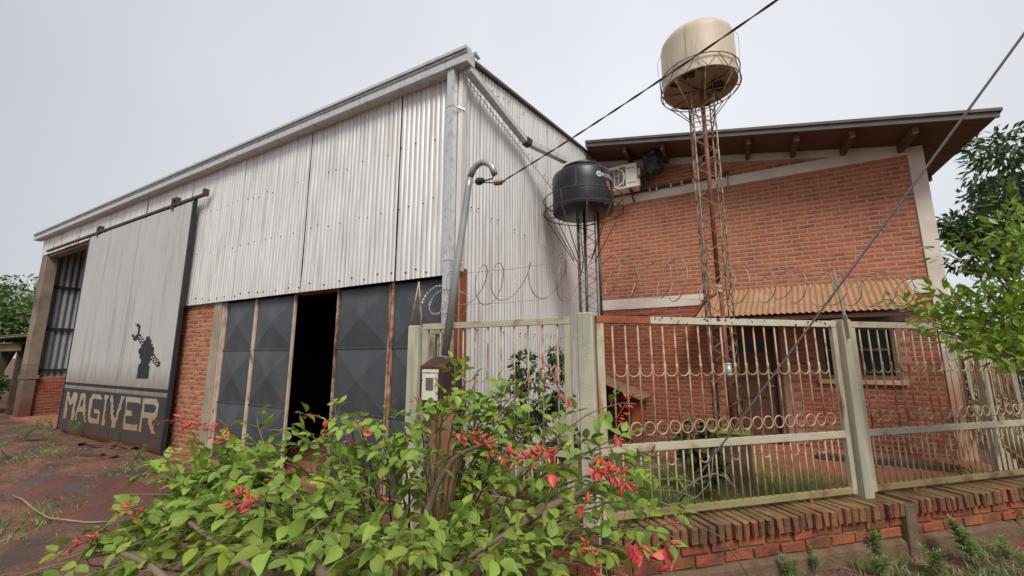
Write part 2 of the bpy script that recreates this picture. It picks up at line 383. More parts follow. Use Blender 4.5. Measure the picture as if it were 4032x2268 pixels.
# far skirt
def skirt(a, b, c, d): GND.faces.new([GND.verts.new((*p, -.02)) for p in (a, b, c, d)])
skirt((-900, -900), (900, -900), (900, -1.45), (-900, -1.45)); skirt((-900, 9.45), (900, 9.45), (900, 900), (-900, 900))
skirt((-900, -1.45), (-18.95, -1.45), (-18.95, 9.45), (-900, 9.45)); skirt((6.95, -1.45), (900, -1.45), (900, 9.45), (6.95, 9.45))
O('ground', GND, 'soil', kind='structure')
def patch(name, cx, cy, rx, ry, mt, seed, lift=.006, kind='structure', parent=None):
    rnd = random.Random(seed); bm = B(); n = 40; R0 = []
    ph = [rnd.uniform(0, 6.28) for _ in range(4)]
    rings = []
    for k in range(7):
        t = k/6; ring = []
        for i in range(n):
            a = 2*math.pi*i/n; rr = 1+.18*math.sin(2*a+ph[0])+.12*math.sin(3*a+ph[1])+.08*math.sin(5*a+ph[2])+.05*math.sin(9*a+ph[3])
            x = cx+rx*t*rr*math.cos(a); y = cy+ry*t*rr*math.sin(a); ring.append(bm.verts.new((x, y, gz(x, y)+lift*(1-t**3)+.008-(.03 if k == 6 else 0))))
        rings.append(ring)
    for a, b in zip(rings[:-1], rings[1:]):
        for i in range(n): f = bm.faces.new((a[i], a[(i+1) % n], b[(i+1) % n], b[i])); f.smooth = True
    bmesh.ops.remove_doubles(bm, verts=bm.verts[:], dist=1e-5)
    return O(name, bm, mt, kind=kind)
patch('wet_soil', -6.3, 2.2, 1.9, .75, 'soil_wet', 3, .012)
patch('garden_path', .8, 7.55, 3.2, .85, 'soil_red', 5, .015)

# ---------------------------------------------------------------- warehouse
WX = -2.56      # side wall plane
WY = 3.52       # front wall plane
LEFT = -17.1
def slope(Y): return 5.055+.205*(Y-3.42)
RIDGE = 9.6
WH = thing('metal_warehouse', (-9.8, 3.55, 0), 'large metal clad warehouse with corrugated walls, brick pier and long eave gutter', 'warehouse')
fF = lambda x, z, o: Vector((x, WY-o, z))
fS = lambda y, z, o: Vector((WX+o, y, z))
# front cladding, one sheet at a time
x = WX; k = 0
edges = [-2.56, -3.50, -4.36, -5.26, -6.13, -6.98, -7.86, -8.72]
for a, b in zip(edges[1:], edges[:-1]):
    corr_sheet('corrugated_sheet', 'zinc', WH, fF, a+.004, b-.004, lambda x: 2.48, lambda x: 4.94, off=.006*(k % 2)); k += 1
e2 = [-8.72-.93*i for i in range(10)]; e2[-1] = LEFT
for a, b in zip(e2[1:], e2[:-1]):
    corr_sheet('corrugated_sheet', 'zinc', WH, fF, a+.004, b-.004, lambda x: 4.42, lambda x: 4.94, off=.006*(k % 2)); k += 1
# side cladding: tall lower sheets and short upper sheets lapped over them
lap = lambda y: 4.86-.165*(y-3.6)
sy = [3.52+.83*i for i in range(8)]; sy[-1] = 9.3
for i, (a, b) in enumerate(zip(sy[:-1], sy[1:])):
    corr_sheet('corrugated_sheet', 'zinc', WH, fS, a-.01, b+.02, lambda y: .02, lambda y: lap(y)+.12, off=.003*(i % 2), phase=.02, dent=0)
    corr_sheet('corrugated_sheet', 'zinc', WH, fS, a-.01, b+.02, lap, lambda y: slope(y), off=.007+.003*(i % 2), phase=.02, dent=0)
corr_sheet('corrugated_sheet', 'zinc', WH, fS, 9.3, 15.5, lambda y: .02, lambda y: slope(y) if y < RIDGE else slope(2*RIDGE-y), phase=.02)
# corner flashing between the two claddings
bm = B(); prism(bm, [(-2.575, 3.47), (-2.515, 3.47), (-2.515, 3.545), (-2.575, 3.545)], 2.5, 4.95, lambda u, v, w: (u, v, w)); fixn(bm)
O('corner_flashing', bm, 'zinc', WH)
# screws of the cladding
bm = B(); rnd = random.Random(4)
def screw(p, nrm, r=.010):
    p = Vector(p); tube(bm, [p, p+nrm*.012], r, 5)
for zz in (2.56, 3.38, 4.14):
    xx = -2.75
    while xx > -8.5:
        if rnd.random() < .85: screw((round(xx/.076)*.076+.038, WY-.014, zz+rnd.uniform(-.03, .03)), Vector((0, -1, 0)), .0115 if zz < 2.7 else .008)
        xx -= .076*rnd.choice([2, 3, 3, 4])
for yy in [3.7+.152*i for i in range(36)]:
    for zz in (slope(yy)-.16, lap(yy)+.06, 3.3, 1.9):
        if rnd.random() < .6: screw((WX+.02, yy, zz+rnd.uniform(-.02, .02)), Vector((1, 0, 0)), .009)
O('cladding_screws', bm, 'tower_dark', WH, kind='stuff')
# pier, concrete post, lintel
bm = B(); box(bm, (-9.2, 3.575, 0), (-7.54, 3.76, 2.6)); fixn(bm); O('pier_core', bm, 'mortar_orange', WH)
bricks(WH, lambda x, z, o: Vector((x, 3.575-o, z)), 0, -9.2, -7.545, 0.02, 2.50, .079, .157, .060, 'brick_orange', joint=.017, jit=2.2, limit=240)
bm = B(); box(bm, (-7.54, 3.545, -.02), (-7.325, 3.76, 2.6)); fixn(bm); bevel(bm, .006); O('concrete_post', bm, 'concrete', WH)
bm = B(); box(bm, (-7.325, 3.60, 2.47), (-2.62, 3.72, 2.62)); fixn(bm); O('lintel', bm, 'rust', WH)
bm = B(); box(bm, (-2.66, 3.535, 0), (-2.545, 3.66, 2.55)); fixn(bm); bevel(bm, .004); O('corner_post', bm, 'rust', WH)
# end pillar at the far left
bm = B(); box(bm, (-17.02, 3.52, -.05), (-16.62, 3.76, 4.46)); fixn(bm); bevel(bm, .012); O('concrete_pillar', bm, 'concrete_pillar', WH)
for q in (((-17.05, 3.50, 1.02), (-16.60, 3.79, 1.12)), ((-17.03, 3.51, 1.40), (-16.612, 3.77, 1.415))):
    bm = B(); box(bm, *q); fixn(bm); O('pillar_band', bm, 'concrete_pillar', WH)
bm = B(); box(bm, (-17.0, 3.56, 4.36), (-8.7, 3.74, 4.46)); fixn(bm); O('door_lintel', bm, 'concrete', WH)
# end wall: brick plinth and cladding on dark purlins
bm = B(); box(bm, (-17.0, 3.76, 0), (-16.72, 15.5, 1.06)); fixn(bm); O('plinth_wall', bm, 'mortar_lower', WH)
bricks(WH, lambda x, z, o: Vector((-16.72+o, x, z)), R(90), 3.78, 5.5, 0, 1.04, .08, .26, .062, 'brick_lower', jit=1.5)
corr_sheet('corrugated_sheet', 'galv_dark', WH, lambda y, z, o: Vector((-16.86+o, y, z)), 3.76, 15.5, lambda y: 1.0, lambda y: (slope(y) if y < RIDGE else slope(2*RIDGE-y)), pitch=.13, amp=.022, seg=6)
for z in (1.24, 2.375, 3.56):
    bm = B(); box(bm, (-16.83, 3.77, z-.035), (-16.77, 15.4, z+.035)); fixn(bm); O('purlin', bm, 'stripe_dark', WH)
# rear wall, floor and roof
corr_sheet('rear_wall', 'zinc', WH, lambda x, z, o: Vector((x, 15.5+o, z)), -17.0, WX, lambda y: 0, lambda y: 5.3, pitch=.3, amp=.02, seg=4)
bm = B(); box(bm, (-17.0, 3.50, -.05), (WX-.03, 15.4, .045)); fixn(bm); O('floor_slab', bm, 'floor', WH)
bm = B(); box(bm, (-8.8, 4.2, .047), (WX-.06, 15.3, .052)); fixn(bm); O('inner_floor', bm, 'brick_lower', WH)  # second floor layer, redder and darker than the slab
bm = B(); box(bm, (-8.95, 3.78, .045), (-8.83, 15.3, 5.0)); box(bm, (-7.3, 14.9, .045), (-2.7, 15.3, 1.2)); box(bm, (-5.6, 9.0, .045), (-4.2, 9.9, .95)); fixn(bm); O('inner_wall_light_blocker', bm, 'interior_dark', WH)  # tall first box: added unseen partition that keeps light out of the doorway
for s, (ya, yb) in enumerate(((3.42, RIDGE), (RIDGE, 15.7))):
    corr_sheet('roof_sheet', 'zinc', WH, (lambda x, z, o: Vector((x, z, (slope(z) if z <= RIDGE+.001 else slope(2*RIDGE-z))+.05+o))), -17.3, WX+.04, lambda x, ya=ya: ya, lambda x, yb=yb: yb, pitch=.3, amp=.012, seg=4)
# verge trim on the gable
bm = B()
for (ya, yb) in ((3.45, RIDGE), (RIDGE, 15.6)):
    f = lambda y: (slope(y) if y <= RIDGE else slope(2*RIDGE-y))
    rbar(bm, (WX+.045, ya, f(ya)+.03), (WX+.045, yb, f(yb)+.03), .04, .035)
O('verge_trim', bm, 'fascia', WH)
# box gutter with its two stepped lips
prof = [(3.36, 4.835), (3.515, 4.835), (3.515, 5.06), (3.43, 5.16), (3.335, 5.135), (3.335, 5.075), (3.375, 5.07), (3.375, 5.045), (3.350, 5.04), (3.350, 5.03), (3.385, 5.02), (3.385, 4.985), (3.36, 4.975)]
prof = [(u, 4.885+(v-4.835)*.60) for u, v in prof]
gut_fr = lambda u, v, w: (w, u, v)
segs = [-17.35, -14.9, -12.5, -10.1, -7.7, -5.2, -2.385]
for a, b in zip(segs[:-1], segs[1:]):
    bm = B(); prism(bm, prof, a+.002, b, gut_fr); fixn(bm); O('gutter', bm, 'galv', WH)
bm = B(); prism(bm, [(3.50, 5.045), (3.60, 5.055), (3.50, 5.085)], -2.40, -2.36, gut_fr); fixn(bm); O('gutter_lip', bm, 'galv_dark', WH)
# downspout with clips
bm = B(); box(bm, (-2.675, 3.385, .3), (-2.583, 3.465, 4.89)); fixn(bm); O('downspout', bm, 'galv', WH)
for z in (4.42, 2.62):
    bm = B(); box(bm, (-2.680, 3.38, z-.012), (-2.578, 3.47, z+.012)); rbar(bm, (-2.56, 3.43, z-.02), (-2.50, 3.50, z-.035), .02); fixn(bm); O('downspout_clip', bm, 'galv', WH)
# sloping pipe from the gutter end to the black tank
PA, PB, PC = Vector((-2.44, 3.46, 4.86)), Vector((-2.42, 4.93, 4.66)), Vector((-2.08, 5.62, 4.60))
bm = B(); rbar(bm, PA, PA.lerp(PB, .2), .095, .085); rbar(bm, PA.lerp(PB, .19), PB, .088, .08); fixn(bm); RP = O('rain_pipe', bm, 'galv', None, 'square galvanised rain pipe running down from gutter end to black water tank', 'pipe')
bm = B(); rbar(bm, PB+Vector((0, -.03, 0)), PC, .088, .08); fixn(bm); O('pipe_end', bm, 'galv', RP)
bm = B(); rbar(bm, PB+Vector((-.005, -.05, .01)), PB+Vector((.03, .05, -.01)), .105, .095); fixn(bm); O('pipe_elbow', bm, 'black_rim', RP)

# metal gate leaves with pressed pyramid panels
def leaf_gate(x0, x1, label, light='gate_frame', y=3.62):
    g = thing('steel_door', ((x0+x1)/2, y, 0), label, 'steel door', 'grey steel doors of the warehouse')
    fw = .024
    bm = B()
    zs = [0.08, .90, 1.70, 2.475]
    xa, xb = x0+fw, x1-fw
    for za, zb in zip(zs[:-1], zs[1:]):
        hw, ctr = .008, bm.verts.new(((xa+xb)/2, y-.055, (za+zb)/2))
        c = [bm.verts.new((xx, y-.004, zz)) for xx, zz in ((xa, za+hw), (xb, za+hw), (xb, zb-hw), (xa, zb-hw))]
        for i in range(4): bm.faces.new((c[i], c[(i+1) % 4], ctr))
    fixn(bm)
    O('pressed_panel', bm, 'gate_steel', g)
    for z in (.90, 1.70):
        bm = B(); box(bm, (xa, y-.018, z-.009), (xb, y-.001, z+.009)); fixn(bm); O('panel_seam', bm, 'gate_steel', g)
    for a, b in ((x0, x0+fw), (x1-fw, x1)):
        bm = B(); box(bm, (a, y-.03, .06), (b, y+.01, 2.48)); fixn(bm); bevel(bm, .003); O('door_stile', bm, light, g)
    bm = B(); box(bm, (xa, y-.02, .05), (xb, y+.01, .085)); box(bm, (xa, y-.02, 2.47), (xb, y+.01, 2.495)); fixn(bm); O('door_rail', bm, 'gate_steel', g)
    return g
leaf_gate(-7.28, -6.43, 'narrow grey steel door with pressed diamonds, next to the concrete post of the brick pier')
leaf_gate(-6.425, -5.47, 'grey steel door with pressed diamonds bordering the left side of the dark doorway')
leaf_gate(-4.58, -3.62, 'grey steel door with pressed diamonds bordering the right side of the dark doorway', 'rusty_frame')
leaf_gate(-3.60, -2.67, 'grey steel door with pressed diamonds behind the razor wire, at the warehouse corner', 'rusty_frame')
bm = B(); box(bm, (-7.322, 3.57, .05), (-7.29, 3.64, 2.47)); fixn(bm); O('door_jamb', bm, 'gate_frame', WH)

# ---------------------------------------------------------------- sliding door
DY = 3.41
D = thing('sliding_door', (-10.7, DY, 0), 'big corrugated sliding door with painted word MAGIVER and black figure, hanging on rail', 'sliding door')
fD = lambda x, z, o: Vector((x, DY-o, z))
dx0, dx1 = -13.12, -8.36
de = [-13.12, -11.98, -10.46, -9.42, -8.36]
for i, (a, b) in enumerate(zip(de[:-1], de[1:])):
    corr_sheet('door_sheet', ('door_paint', 'zinc_door', 'stripe_dark'), D, fD, a+.003, b-.003, lambda x: .09, lambda x: 4.37, amp=.009, off=.0025*(i % 2), zs=[.925, .995, 1.055], mats=[0, 1, 2, 1], dent=0)
for a, b, z0, z1, y0, y1 in ((dx1-.0, dx1+.04, .02, 4.42, 3.385, 3.445), (dx0-.03, dx0, .05, 4.38, 3.39, 3.45)):
    bm = B(); box(bm, (a, y0, z0), (b, y1, z1)); fixn(bm); O('door_edge', bm, 'black_paint', D)
bm = B(); box(bm, (dx0, 3.43, .05), (dx1, 3.47, .10)); fixn(bm); O('bottom_rail', bm, 'rust', D)
def painted(name, polys, holes, mt, off):
    """flat paint laid over the corrugation"""
    bm = B()
    from mathutils.geometry import tessellate_polygon
    for p, hs in zip(polys, holes):
        loops = [[Vector((u, v, 0)) for u, v in p]]+[[Vector((u, v, 0)) for u, v in h] for h in hs]
        flat = [v for l in loops for v in l]; vv = [bm.verts.new((v.x, 0, v.y)) for v in flat]
        for t in tessellate_polygon(loops):
            try: bm.faces.new([vv[i] for i in t])
            except Exception: pass
    lo = min(v.co.x for v in bm.verts); hi = max(v.co.x for v in bm.verts); st = .076/8
    xx = math.ceil(lo/st)*st
    while xx < hi:
        bmesh.ops.bisect_plane(bm, geom=bm.verts[:]+bm.edges[:]+bm.faces[:], plane_co=(xx, 0, 0), plane_no=(1, 0, 0)); xx += st
    for v in bm.verts: v.co.y = DY-(.009*(2*abs(math.sin(math.pi*v.co.x/.076))**.75-1)+off)
    for f in bm.faces:
        f.normal_update()
        if f.normal.y > 0: f.normal_flip()
        f.smooth = True
    return O(name, bm, mt, D)
EMB= [(-10.009, 2.211), (-9.868, 2.224), (-9.85, 2.203), (-9.791, 2.178), (-9.776, 2.094), (-9.781, 2.031), (-9.718, 2.005), (-9.693, 1.975), (-9.663, 1.969), (-9.598, 1.934), (-9.531, 1.892), (-9.477, 1.904), (-9.476, 1.955), (-9.388, 1.975), (-9.334, 1.956), (-9.327, 1.914), (-9.258, 1.912), (-9.234, 1.879), (-9.244, 1.827), (-9.188, 1.829), (-9.164, 1.784), (-9.114, 1.756), (-9.103, 1.654), (-9.039, 1.64), (-9.026, 1.617), (-8.968, 1.585), (-8.894, 1.553), (-8.881, 1.531), (-8.817, 1.513), (-8.813, 1.445), (-8.873, 1.418), (-8.948, 1.44), (-8.965, 1.462), (-9.028, 1.475), (-9.045, 1.498), (-9.099, 1.511), (-9.117, 1.534), (-9.18, 1.543), (-9.188, 1.516), (-9.228, 1.469), (-9.191, 1.415), (-9.161, 1.287), (-9.182, 1.214), (-9.671, 1.212), (-9.625, 1.269), (-9.612, 1.326), (-9.641, 1.4), (-9.611, 1.453), (-9.56, 1.505), (-9.569, 1.552), (-9.618, 1.571), (-9.644, 1.628), (-9.696, 1.676), (-9.705, 1.734), (-9.615, 1.79), (-9.629, 1.833), (-9.693, 1.844), (-9.712, 1.873), (-9.767, 1.889), (-9.796, 1.929), (-9.852, 1.925), (-9.88, 1.896), (-9.972, 1.903), (-10.015, 1.928), (-10.013, 1.958), (-10.071, 1.974), (-10.08, 2.039), (-10.006, 2.002), (-9.988, 1.984), (-9.931, 1.981), (-9.917, 2.005), (-9.847, 2.028), (-9.852, 2.097), (-9.864, 2.146), (-9.926, 2.163), (-9.925, 2.183)]
CHAIN= [[(-9.782, 1.974), (-9.733, 1.969), (-9.705, 1.951), (-9.749, 1.952)], [(-9.719, 1.948), (-9.67, 1.943), (-9.642, 1.925), (-9.686, 1.926)], [(-9.724, 1.91), (-9.674, 1.905), (-9.647, 1.887), (-9.69, 1.888)], [(-9.629, 1.906), (-9.58, 1.901), (-9.553, 1.883), (-9.596, 1.884)], [(-9.648, 1.865), (-9.599, 1.86), (-9.572, 1.842), (-9.615, 1.843)], [(-9.109, 1.614), (-9.064, 1.611), (-9.039, 1.594), (-9.079, 1.594)], [(-9.182, 1.601), (-9.136, 1.597), (-9.111, 1.58), (-9.151, 1.58)], [(-9.034, 1.578), (-8.989, 1.574), (-8.964, 1.558), (-9.004, 1.557)], [(-9.108, 1.559), (-9.063, 1.556), (-9.038, 1.539), (-9.078, 1.539)], [(-8.957, 1.541), (-8.913, 1.538), (-8.888, 1.521), (-8.927, 1.521)], [(-9.026, 1.527), (-8.981, 1.524), (-8.957, 1.508), (-8.996, 1.507)], [(-8.951, 1.489), (-8.907, 1.486), (-8.882, 1.47), (-8.922, 1.47)]]
LET= {'M': [[(-12.91, 0.852), (-12.753, 0.851), (-12.727, 0.828), (-12.726, 0.762), (-12.602, 0.696), (-12.546, 0.835), (-12.496, 0.856), (-12.331, 0.856), (-12.31, 0.779), (-12.329, 0.532), (-12.289, 0.29), (-12.455, 0.281), (-12.441, 0.579), (-12.505, 0.652), (-12.583, 0.561), (-12.77, 0.66), (-12.796, 0.714), (-12.748, 0.296), (-12.899, 0.286)]], 'A': [[(-12.082, 0.855), (-11.883, 0.856), (-11.867, 0.82), (-11.817, 0.79), (-11.794, 0.624), (-11.718, 0.546), (-11.719, 0.422), (-11.608, 0.297), (-11.706, 0.3), (-11.777, 0.398), (-11.873, 0.485), (-12.112, 0.475), (-12.133, 0.395), (-12.161, 0.299), (-12.234, 0.299), (-12.223, 0.4), (-12.171, 0.604), (-12.11, 0.724), (-12.119, 0.809)], [(-11.987, 0.772), (-11.918, 0.744), (-11.891, 0.588), (-12.032, 0.585), (-12.034, 0.685)]], 'G': [[(-11.485, 0.861), (-11.116, 0.863), (-11.078, 0.833), (-11.014, 0.8), (-11.039, 0.769), (-11.396, 0.778), (-11.471, 0.733), (-11.481, 0.661), (-11.439, 0.501), (-11.461, 0.459), (-11.397, 0.402), (-11.118, 0.396), (-11.081, 0.463), (-11.097, 0.502), (-11.277, 0.496), (-11.299, 0.58), (-11.075, 0.573), (-11.005, 0.527), (-10.967, 0.343), (-11.02, 0.314), (-11.407, 0.301), (-11.533, 0.343), (-11.571, 0.431), (-11.592, 0.635), (-11.595, 0.769), (-11.53, 0.808)]], 'I': [[(-10.9, 0.865), (-10.727, 0.867), (-10.72, 0.818), (-10.782, 0.756), (-10.741, 0.621), (-10.746, 0.446), (-10.685, 0.325), (-10.725, 0.302), (-10.848, 0.298), (-10.861, 0.36), (-10.857, 0.536), (-10.857, 0.694), (-10.887, 0.801)]], 'V': [[(-10.594, 0.873), (-10.516, 0.871), (-10.498, 0.799), (-10.43, 0.696), (-10.425, 0.62), (-10.334, 0.473), (-10.25, 0.469), (-10.247, 0.555), (-10.202, 0.652), (-10.199, 0.737), (-10.136, 0.816), (-10.141, 0.875), (-10.028, 0.878), (-10.05, 0.801), (-10.088, 0.686), (-10.145, 0.561), (-10.199, 0.426), (-10.208, 0.295), (-10.393, 0.29), (-10.413, 0.402), (-10.51, 0.529), (-10.522, 0.653), (-10.6, 0.775)]], 'E': [[(-9.931, 0.877), (-9.322, 0.877), (-9.32, 0.791), (-9.316, 0.746), (-9.389, 0.792), (-9.853, 0.783), (-9.825, 0.641), (-9.608, 0.644), (-9.588, 0.555), (-9.835, 0.543), (-9.821, 0.411), (-9.412, 0.41), (-9.319, 0.444), (-9.297, 0.317), (-9.892, 0.301), (-9.904, 0.428), (-9.891, 0.669)]], 'R': [[(-9.252, 0.877), (-8.763, 0.889), (-8.681, 0.841), (-8.646, 0.722), (-8.648, 0.603), (-8.756, 0.553), (-8.833, 0.488), (-8.742, 0.443), (-8.648, 0.324), (-8.781, 0.321), (-8.874, 0.433), (-8.947, 0.479), (-8.967, 0.556), (-9.17, 0.551), (-9.144, 0.317), (-9.244, 0.313), (-9.236, 0.502), (-9.227, 0.725)], [(-9.155, 0.786), (-8.791, 0.792), (-8.74, 0.751), (-8.755, 0.673), (-8.825, 0.652), (-9.141, 0.65)]]}
LO = 0.0055
for ch, v in LET.items(): painted('painted_letter', [v[0]], [v[1:]], 'letter_paint', LO)
painted('painted_figure', [EMB], [[]], 'black_paint', LO)
painted('figure_chain_gaps', CHAIN, [[] for _ in CHAIN], 'white_spot', LO+.002)

RL = thing('door_rail_track', (-12, 3.39, 4.46), 'dark rusty steel rail with hangers above the sliding door', 'rail')
bm = B(); box(bm, (-16.15, 3.385, 4.405), (-7.98, 3.435, 4.45)); fixn(bm); O('rail', bm, 'tower_dark', RL)
bm = B(); box(bm, (-8.02, 3.37, 4.40), (-7.96, 3.45, 4.52)); fixn(bm); O('end_stop', bm, 'tower_dark', RL)
for hx in (-12.62, -9.07):
    bm = B(); box(bm, (hx-.09, 3.37, 4.34), (hx-.03, 3.45, 4.56)); box(bm, (hx-.03, 3.37, 4.52), (hx+.10, 3.45, 4.56)); box(bm, (hx+.06, 3.375, 4.44), (hx+.10, 3.445, 4.52)); fixn(bm); O('hanger', bm, 'tower_dark', RL)

# ---------------------------------------------------------------- brick house
HY = 8.8
def sof(x): return 6.06-.187*(x+2.37)
HO = thing('brick_house', (.25, 9, 0), 'two storey red brick house with pale plaster bands and dark overhanging sloped roof', 'house')
HX0, HX1 = -2.54, 3.01
holes = [(-.10, .72, 0, 2.12), (1.27, 2.32, 1.19, 2.08)]
xs_ = sorted({HX0, HX1, *[h[0] for h in holes], *[h[1] for h in holes]}); zs_ = sorted({0, 2.60, *[h[2] for h in holes], *[h[3] for h in holes]})
bm = B()
for a, b in zip(xs_[:-1], xs_[1:]):
    for c, d in zip(zs_[:-1], zs_[1:]):
        if any(h[0] <= a+1e-6 and b <= h[1]+1e-6 and h[2] <= c+1e-6 and d <= h[3]+1e-6 for h in holes): continue
        box(bm, (a, HY, c), (b, HY+.22, d))
bmesh.ops.remove_doubles(bm, verts=bm.verts[:], dist=1e-5)
bmesh.ops.delete(bm, geom=[f for f in bm.faces if False], context='FACES')
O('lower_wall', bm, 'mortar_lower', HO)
bm = B(); prism(bm, [(HX0, 2.60), (HX1, 2.60), (HX1, sof(HX1)-.01), (HX0, sof(HX0)-.01)], HY, HY+.22, lambda u, v, w: (u, w, v)); fixn(bm); O('upper_wall', bm, 'mortar', HO)
bm = B()
for a in (HX0+.001, HX1-.22): prism(bm, [(HY+.22, 0), (16, 0), (16, sof(a)-.01), (HY+.22, sof(a)-.01)], a, a+.215, lambda u, v, w: (w, u, v))
box(bm, (HX0+.3, 15.8, 0), (HX1-.25, 16, sof(HX1)-.02)); box(bm, (HX0+.25, HY+.25, 2.6), (HX1-.25, 15.7, 2.75)); fixn(bm); O('side_walls', bm, 'plaster', HO)
hf = lambda x, z, o: Vector((x, HY-o, z))
cnt_key = lambda t: (hf(t[0], t[1], 0)-EYE).length
bricks_lower_ok = lambda a, b, z, h: not any(b > hh[0]-.02 and a < hh[1]+.02 and z+h/2 > hh[2]-.01 and z-h/2 < hh[3]+.01 for hh in holes)
def gable_ok(a, b, z, h): return z+h/2 < sof(b)-.155
bricks(HO, hf, 0, HX0+.01, 2.82, 2.80, 4.92, 2.12/26, .25, .0555, 'brick', joint=.019, limit=200, key=cnt_key)
bricks(HO, hf, 0, HX0+.36, 2.82, 5.125, 5.95, .077, .25, .0555, 'brick', joint=.019, ok=gable_ok, limit=1)
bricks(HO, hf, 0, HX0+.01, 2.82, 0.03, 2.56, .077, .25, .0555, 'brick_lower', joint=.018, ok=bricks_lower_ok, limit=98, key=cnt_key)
# plaster bands, top beam and corner column
bm = B(); box(bm, (HX0, HY-.02, 2.572), (2.82, HY+.01, 2.79)); fixn(bm); bevel(bm, .004); O('plaster_band', bm, 'plaster', HO)
bm = B(); box(bm, (HX0, HY-.02, 4.925), (2.82, HY+.01, 5.12)); fixn(bm); bevel(bm, .004); O('plaster_band', bm, 'plaster', HO)
bm = B(); prism(bm, [(HX0, sof(HX0)-.15), (2.82, sof(2.82)-.15), (2.82, sof(2.82)-.01), (HX0, sof(HX0)-.01)], HY-.022, HY+.01, lambda u, v, w: (u, w, v)); fixn(bm); O('plaster_beam', bm, 'plaster', HO)
bm = B(); box(bm, (2.82, HY-.024, 0), (3.02, HY+.02, sof(3.02)-.01)); fixn(bm); bevel(bm, .004); O('corner_column', bm, 'plaster', HO)
bm = B(); box(bm, (HX0, HY-.021, 5.12), (HX0+.34, HY+.01, 5.85)); fixn(bm); O('corner_column', bm, 'plaster', HO)
# roof: boards, rafters, corrugated sheet, fascia
RX0, RX1, RY0 = -2.50, 3.60, 8.02
bm = B()
for i in range(9):
    y0 = RY0+.02+.2*i if i < 8 else 9.65; y1 = RY0+.02+.2*(i+1)-.006 if i < 8 else 16.3
    prism(bm, [(RX0, sof(RX0)), (RX1-.03, sof(RX1-.03)), (RX1-.03, sof(RX1-.03)+.02), (RX0, sof(RX0)+.02)], y0, y1, lambda u, v, w: (u, w, v))
fixn(bm); O('soffit_boards', bm, 'roof_wood', HO)
corr_sheet('roof_sheet', 'fascia', HO, lambda y, x, o: Vector((x, y, sof(x)+.075+o)), RY0-.03, 16.3, lambda y: RX0, lambda y: RX1+.03, pitch=.076, amp=.011, seg=6)
bm = B(); prism(bm, [(RX0, sof(RX0)+.0), (RX1, sof(RX1)+.0), (RX1, sof(RX1)+.10), (RX0, sof(RX0)+.10)], RY0-.025, RY0+.015, lambda u, v, w: (u, w, v)); fixn(bm); O('fascia_board', bm, 'fascia', HO)
bm = B(); prism(bm, [(RX0, sof(RX0)+.085), (RX1+.03, sof(RX1)+.08), (RX1+.03, sof(RX1)+.125), (RX0, sof(RX0)+.135)], RY0-.05, RY0+.04, lambda u, v, w: (u, w, v)); fixn(bm); O('roof_flashing', bm, 'fascia', HO)
for px, py in ((2460, 590), (2608, 578), (2765, 566), (2945, 553), (3135, 532), (3350, 512), (3595, 488)):
    X = at_y(px, py, RY0+.1).x
    bm = B(); box(bm, (X-.035, RY0+.06, sof(X)-.14), (X+.035, HY+.1, sof(X)-.004)); fixn(bm); O('rafter', bm, 'roof_wood', HO)
bm = B()
for Y in (10.2, 11.8, 13.6):
    box(bm, (3.02, Y-.04, sof(3.3)-.15), (3.55, Y+.04, sof(3.55)-.004))
fixn(bm); O('rafter', bm, 'roof_wood', HO)
# window
W = O('window', fixn((lambda b: (box(b, (1.27, HY-.03, 1.19), (1.35, HY+.1, 2.08)), box(b, (2.24, HY-.03, 1.19), (2.32, HY+.1, 2.08)), box(b, (1.35, HY-.03, 2.0), (2.24, HY+.1, 2.08)), box(b, (1.35, HY-.03, 1.19), (2.24, HY+.1, 1.26)), box(b, (1.77, HY-.01, 1.26), (1.83, HY+.09, 2.0)), box(b, (1.35, HY, 1.66), (1.77, HY+.08, 1.70)), box(b, (1.83, HY, 1.66), (2.24, HY+.08, 1.70)), b)[-1])(B())), 'win_frame', HO)
for a, b, c, d in ((1.35, 1.77, 1.26, 1.66), (1.35, 1.77, 1.70, 2.0), (1.83, 2.24, 1.26, 1.66), (1.83, 2.24, 1.70, 2.0)):
    bm = B(); box(bm, (a, HY+.04, c), (b, HY+.05, d)); fixn(bm); O('pane', bm, 'glass_dark', W)
bm = B(); box(bm, (1.22, HY-.06, 1.12), (2.37, HY+.05, 1.19)); fixn(bm); O('window_sill', bm, 'mortar_orange', HO)
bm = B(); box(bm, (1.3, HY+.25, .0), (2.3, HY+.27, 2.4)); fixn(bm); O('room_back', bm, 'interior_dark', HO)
# door
DR = O('door', fixn((lambda b: (box(b, (-.02, HY+.05, .06), (.62, HY+.09, 2.05)), b)[-1])(B())), 'wood_dark', HO)
for a, b, z0, z1 in ((-.10, -.02, 0, 2.12), (.62, .72, 0, 2.12), (-.02, .62, 2.05, 2.12)):
    bm = B(); box(bm, (a, HY-.025, z0), (b, HY+.1, z1)); fixn(bm); bevel(bm, .004); O('door_frame', bm, 'wood_dark', HO)
for i in range(5):
    bm = B(); box(bm, (.04, HY+.035, .15+.34*i), (.56, HY+.05, .44+.34*i)); fixn(bm); bevel(bm, .006); O('door_panel', bm, 'wood_dark', DR)
bm = B(); box(bm, (.06, HY+.02, 1.66), (.56, HY+.034, 1.84)); fixn(bm); O('door_pane', bm, 'glass_dark', DR)
bm = B(); tube(bm, [(.57, HY+.03, 1.05), (.57, HY-.02, 1.05), (.50, HY-.02, 1.05)], .012, 6); O('door_handle', bm, 'galv_dark', DR)
bm = B(); box(bm, (-.4, 8.2, -.02), (3.05, HY, .055)); fixn(bm); bevel(bm, .01); O('paved_step', bm, 'soil_red', HO)
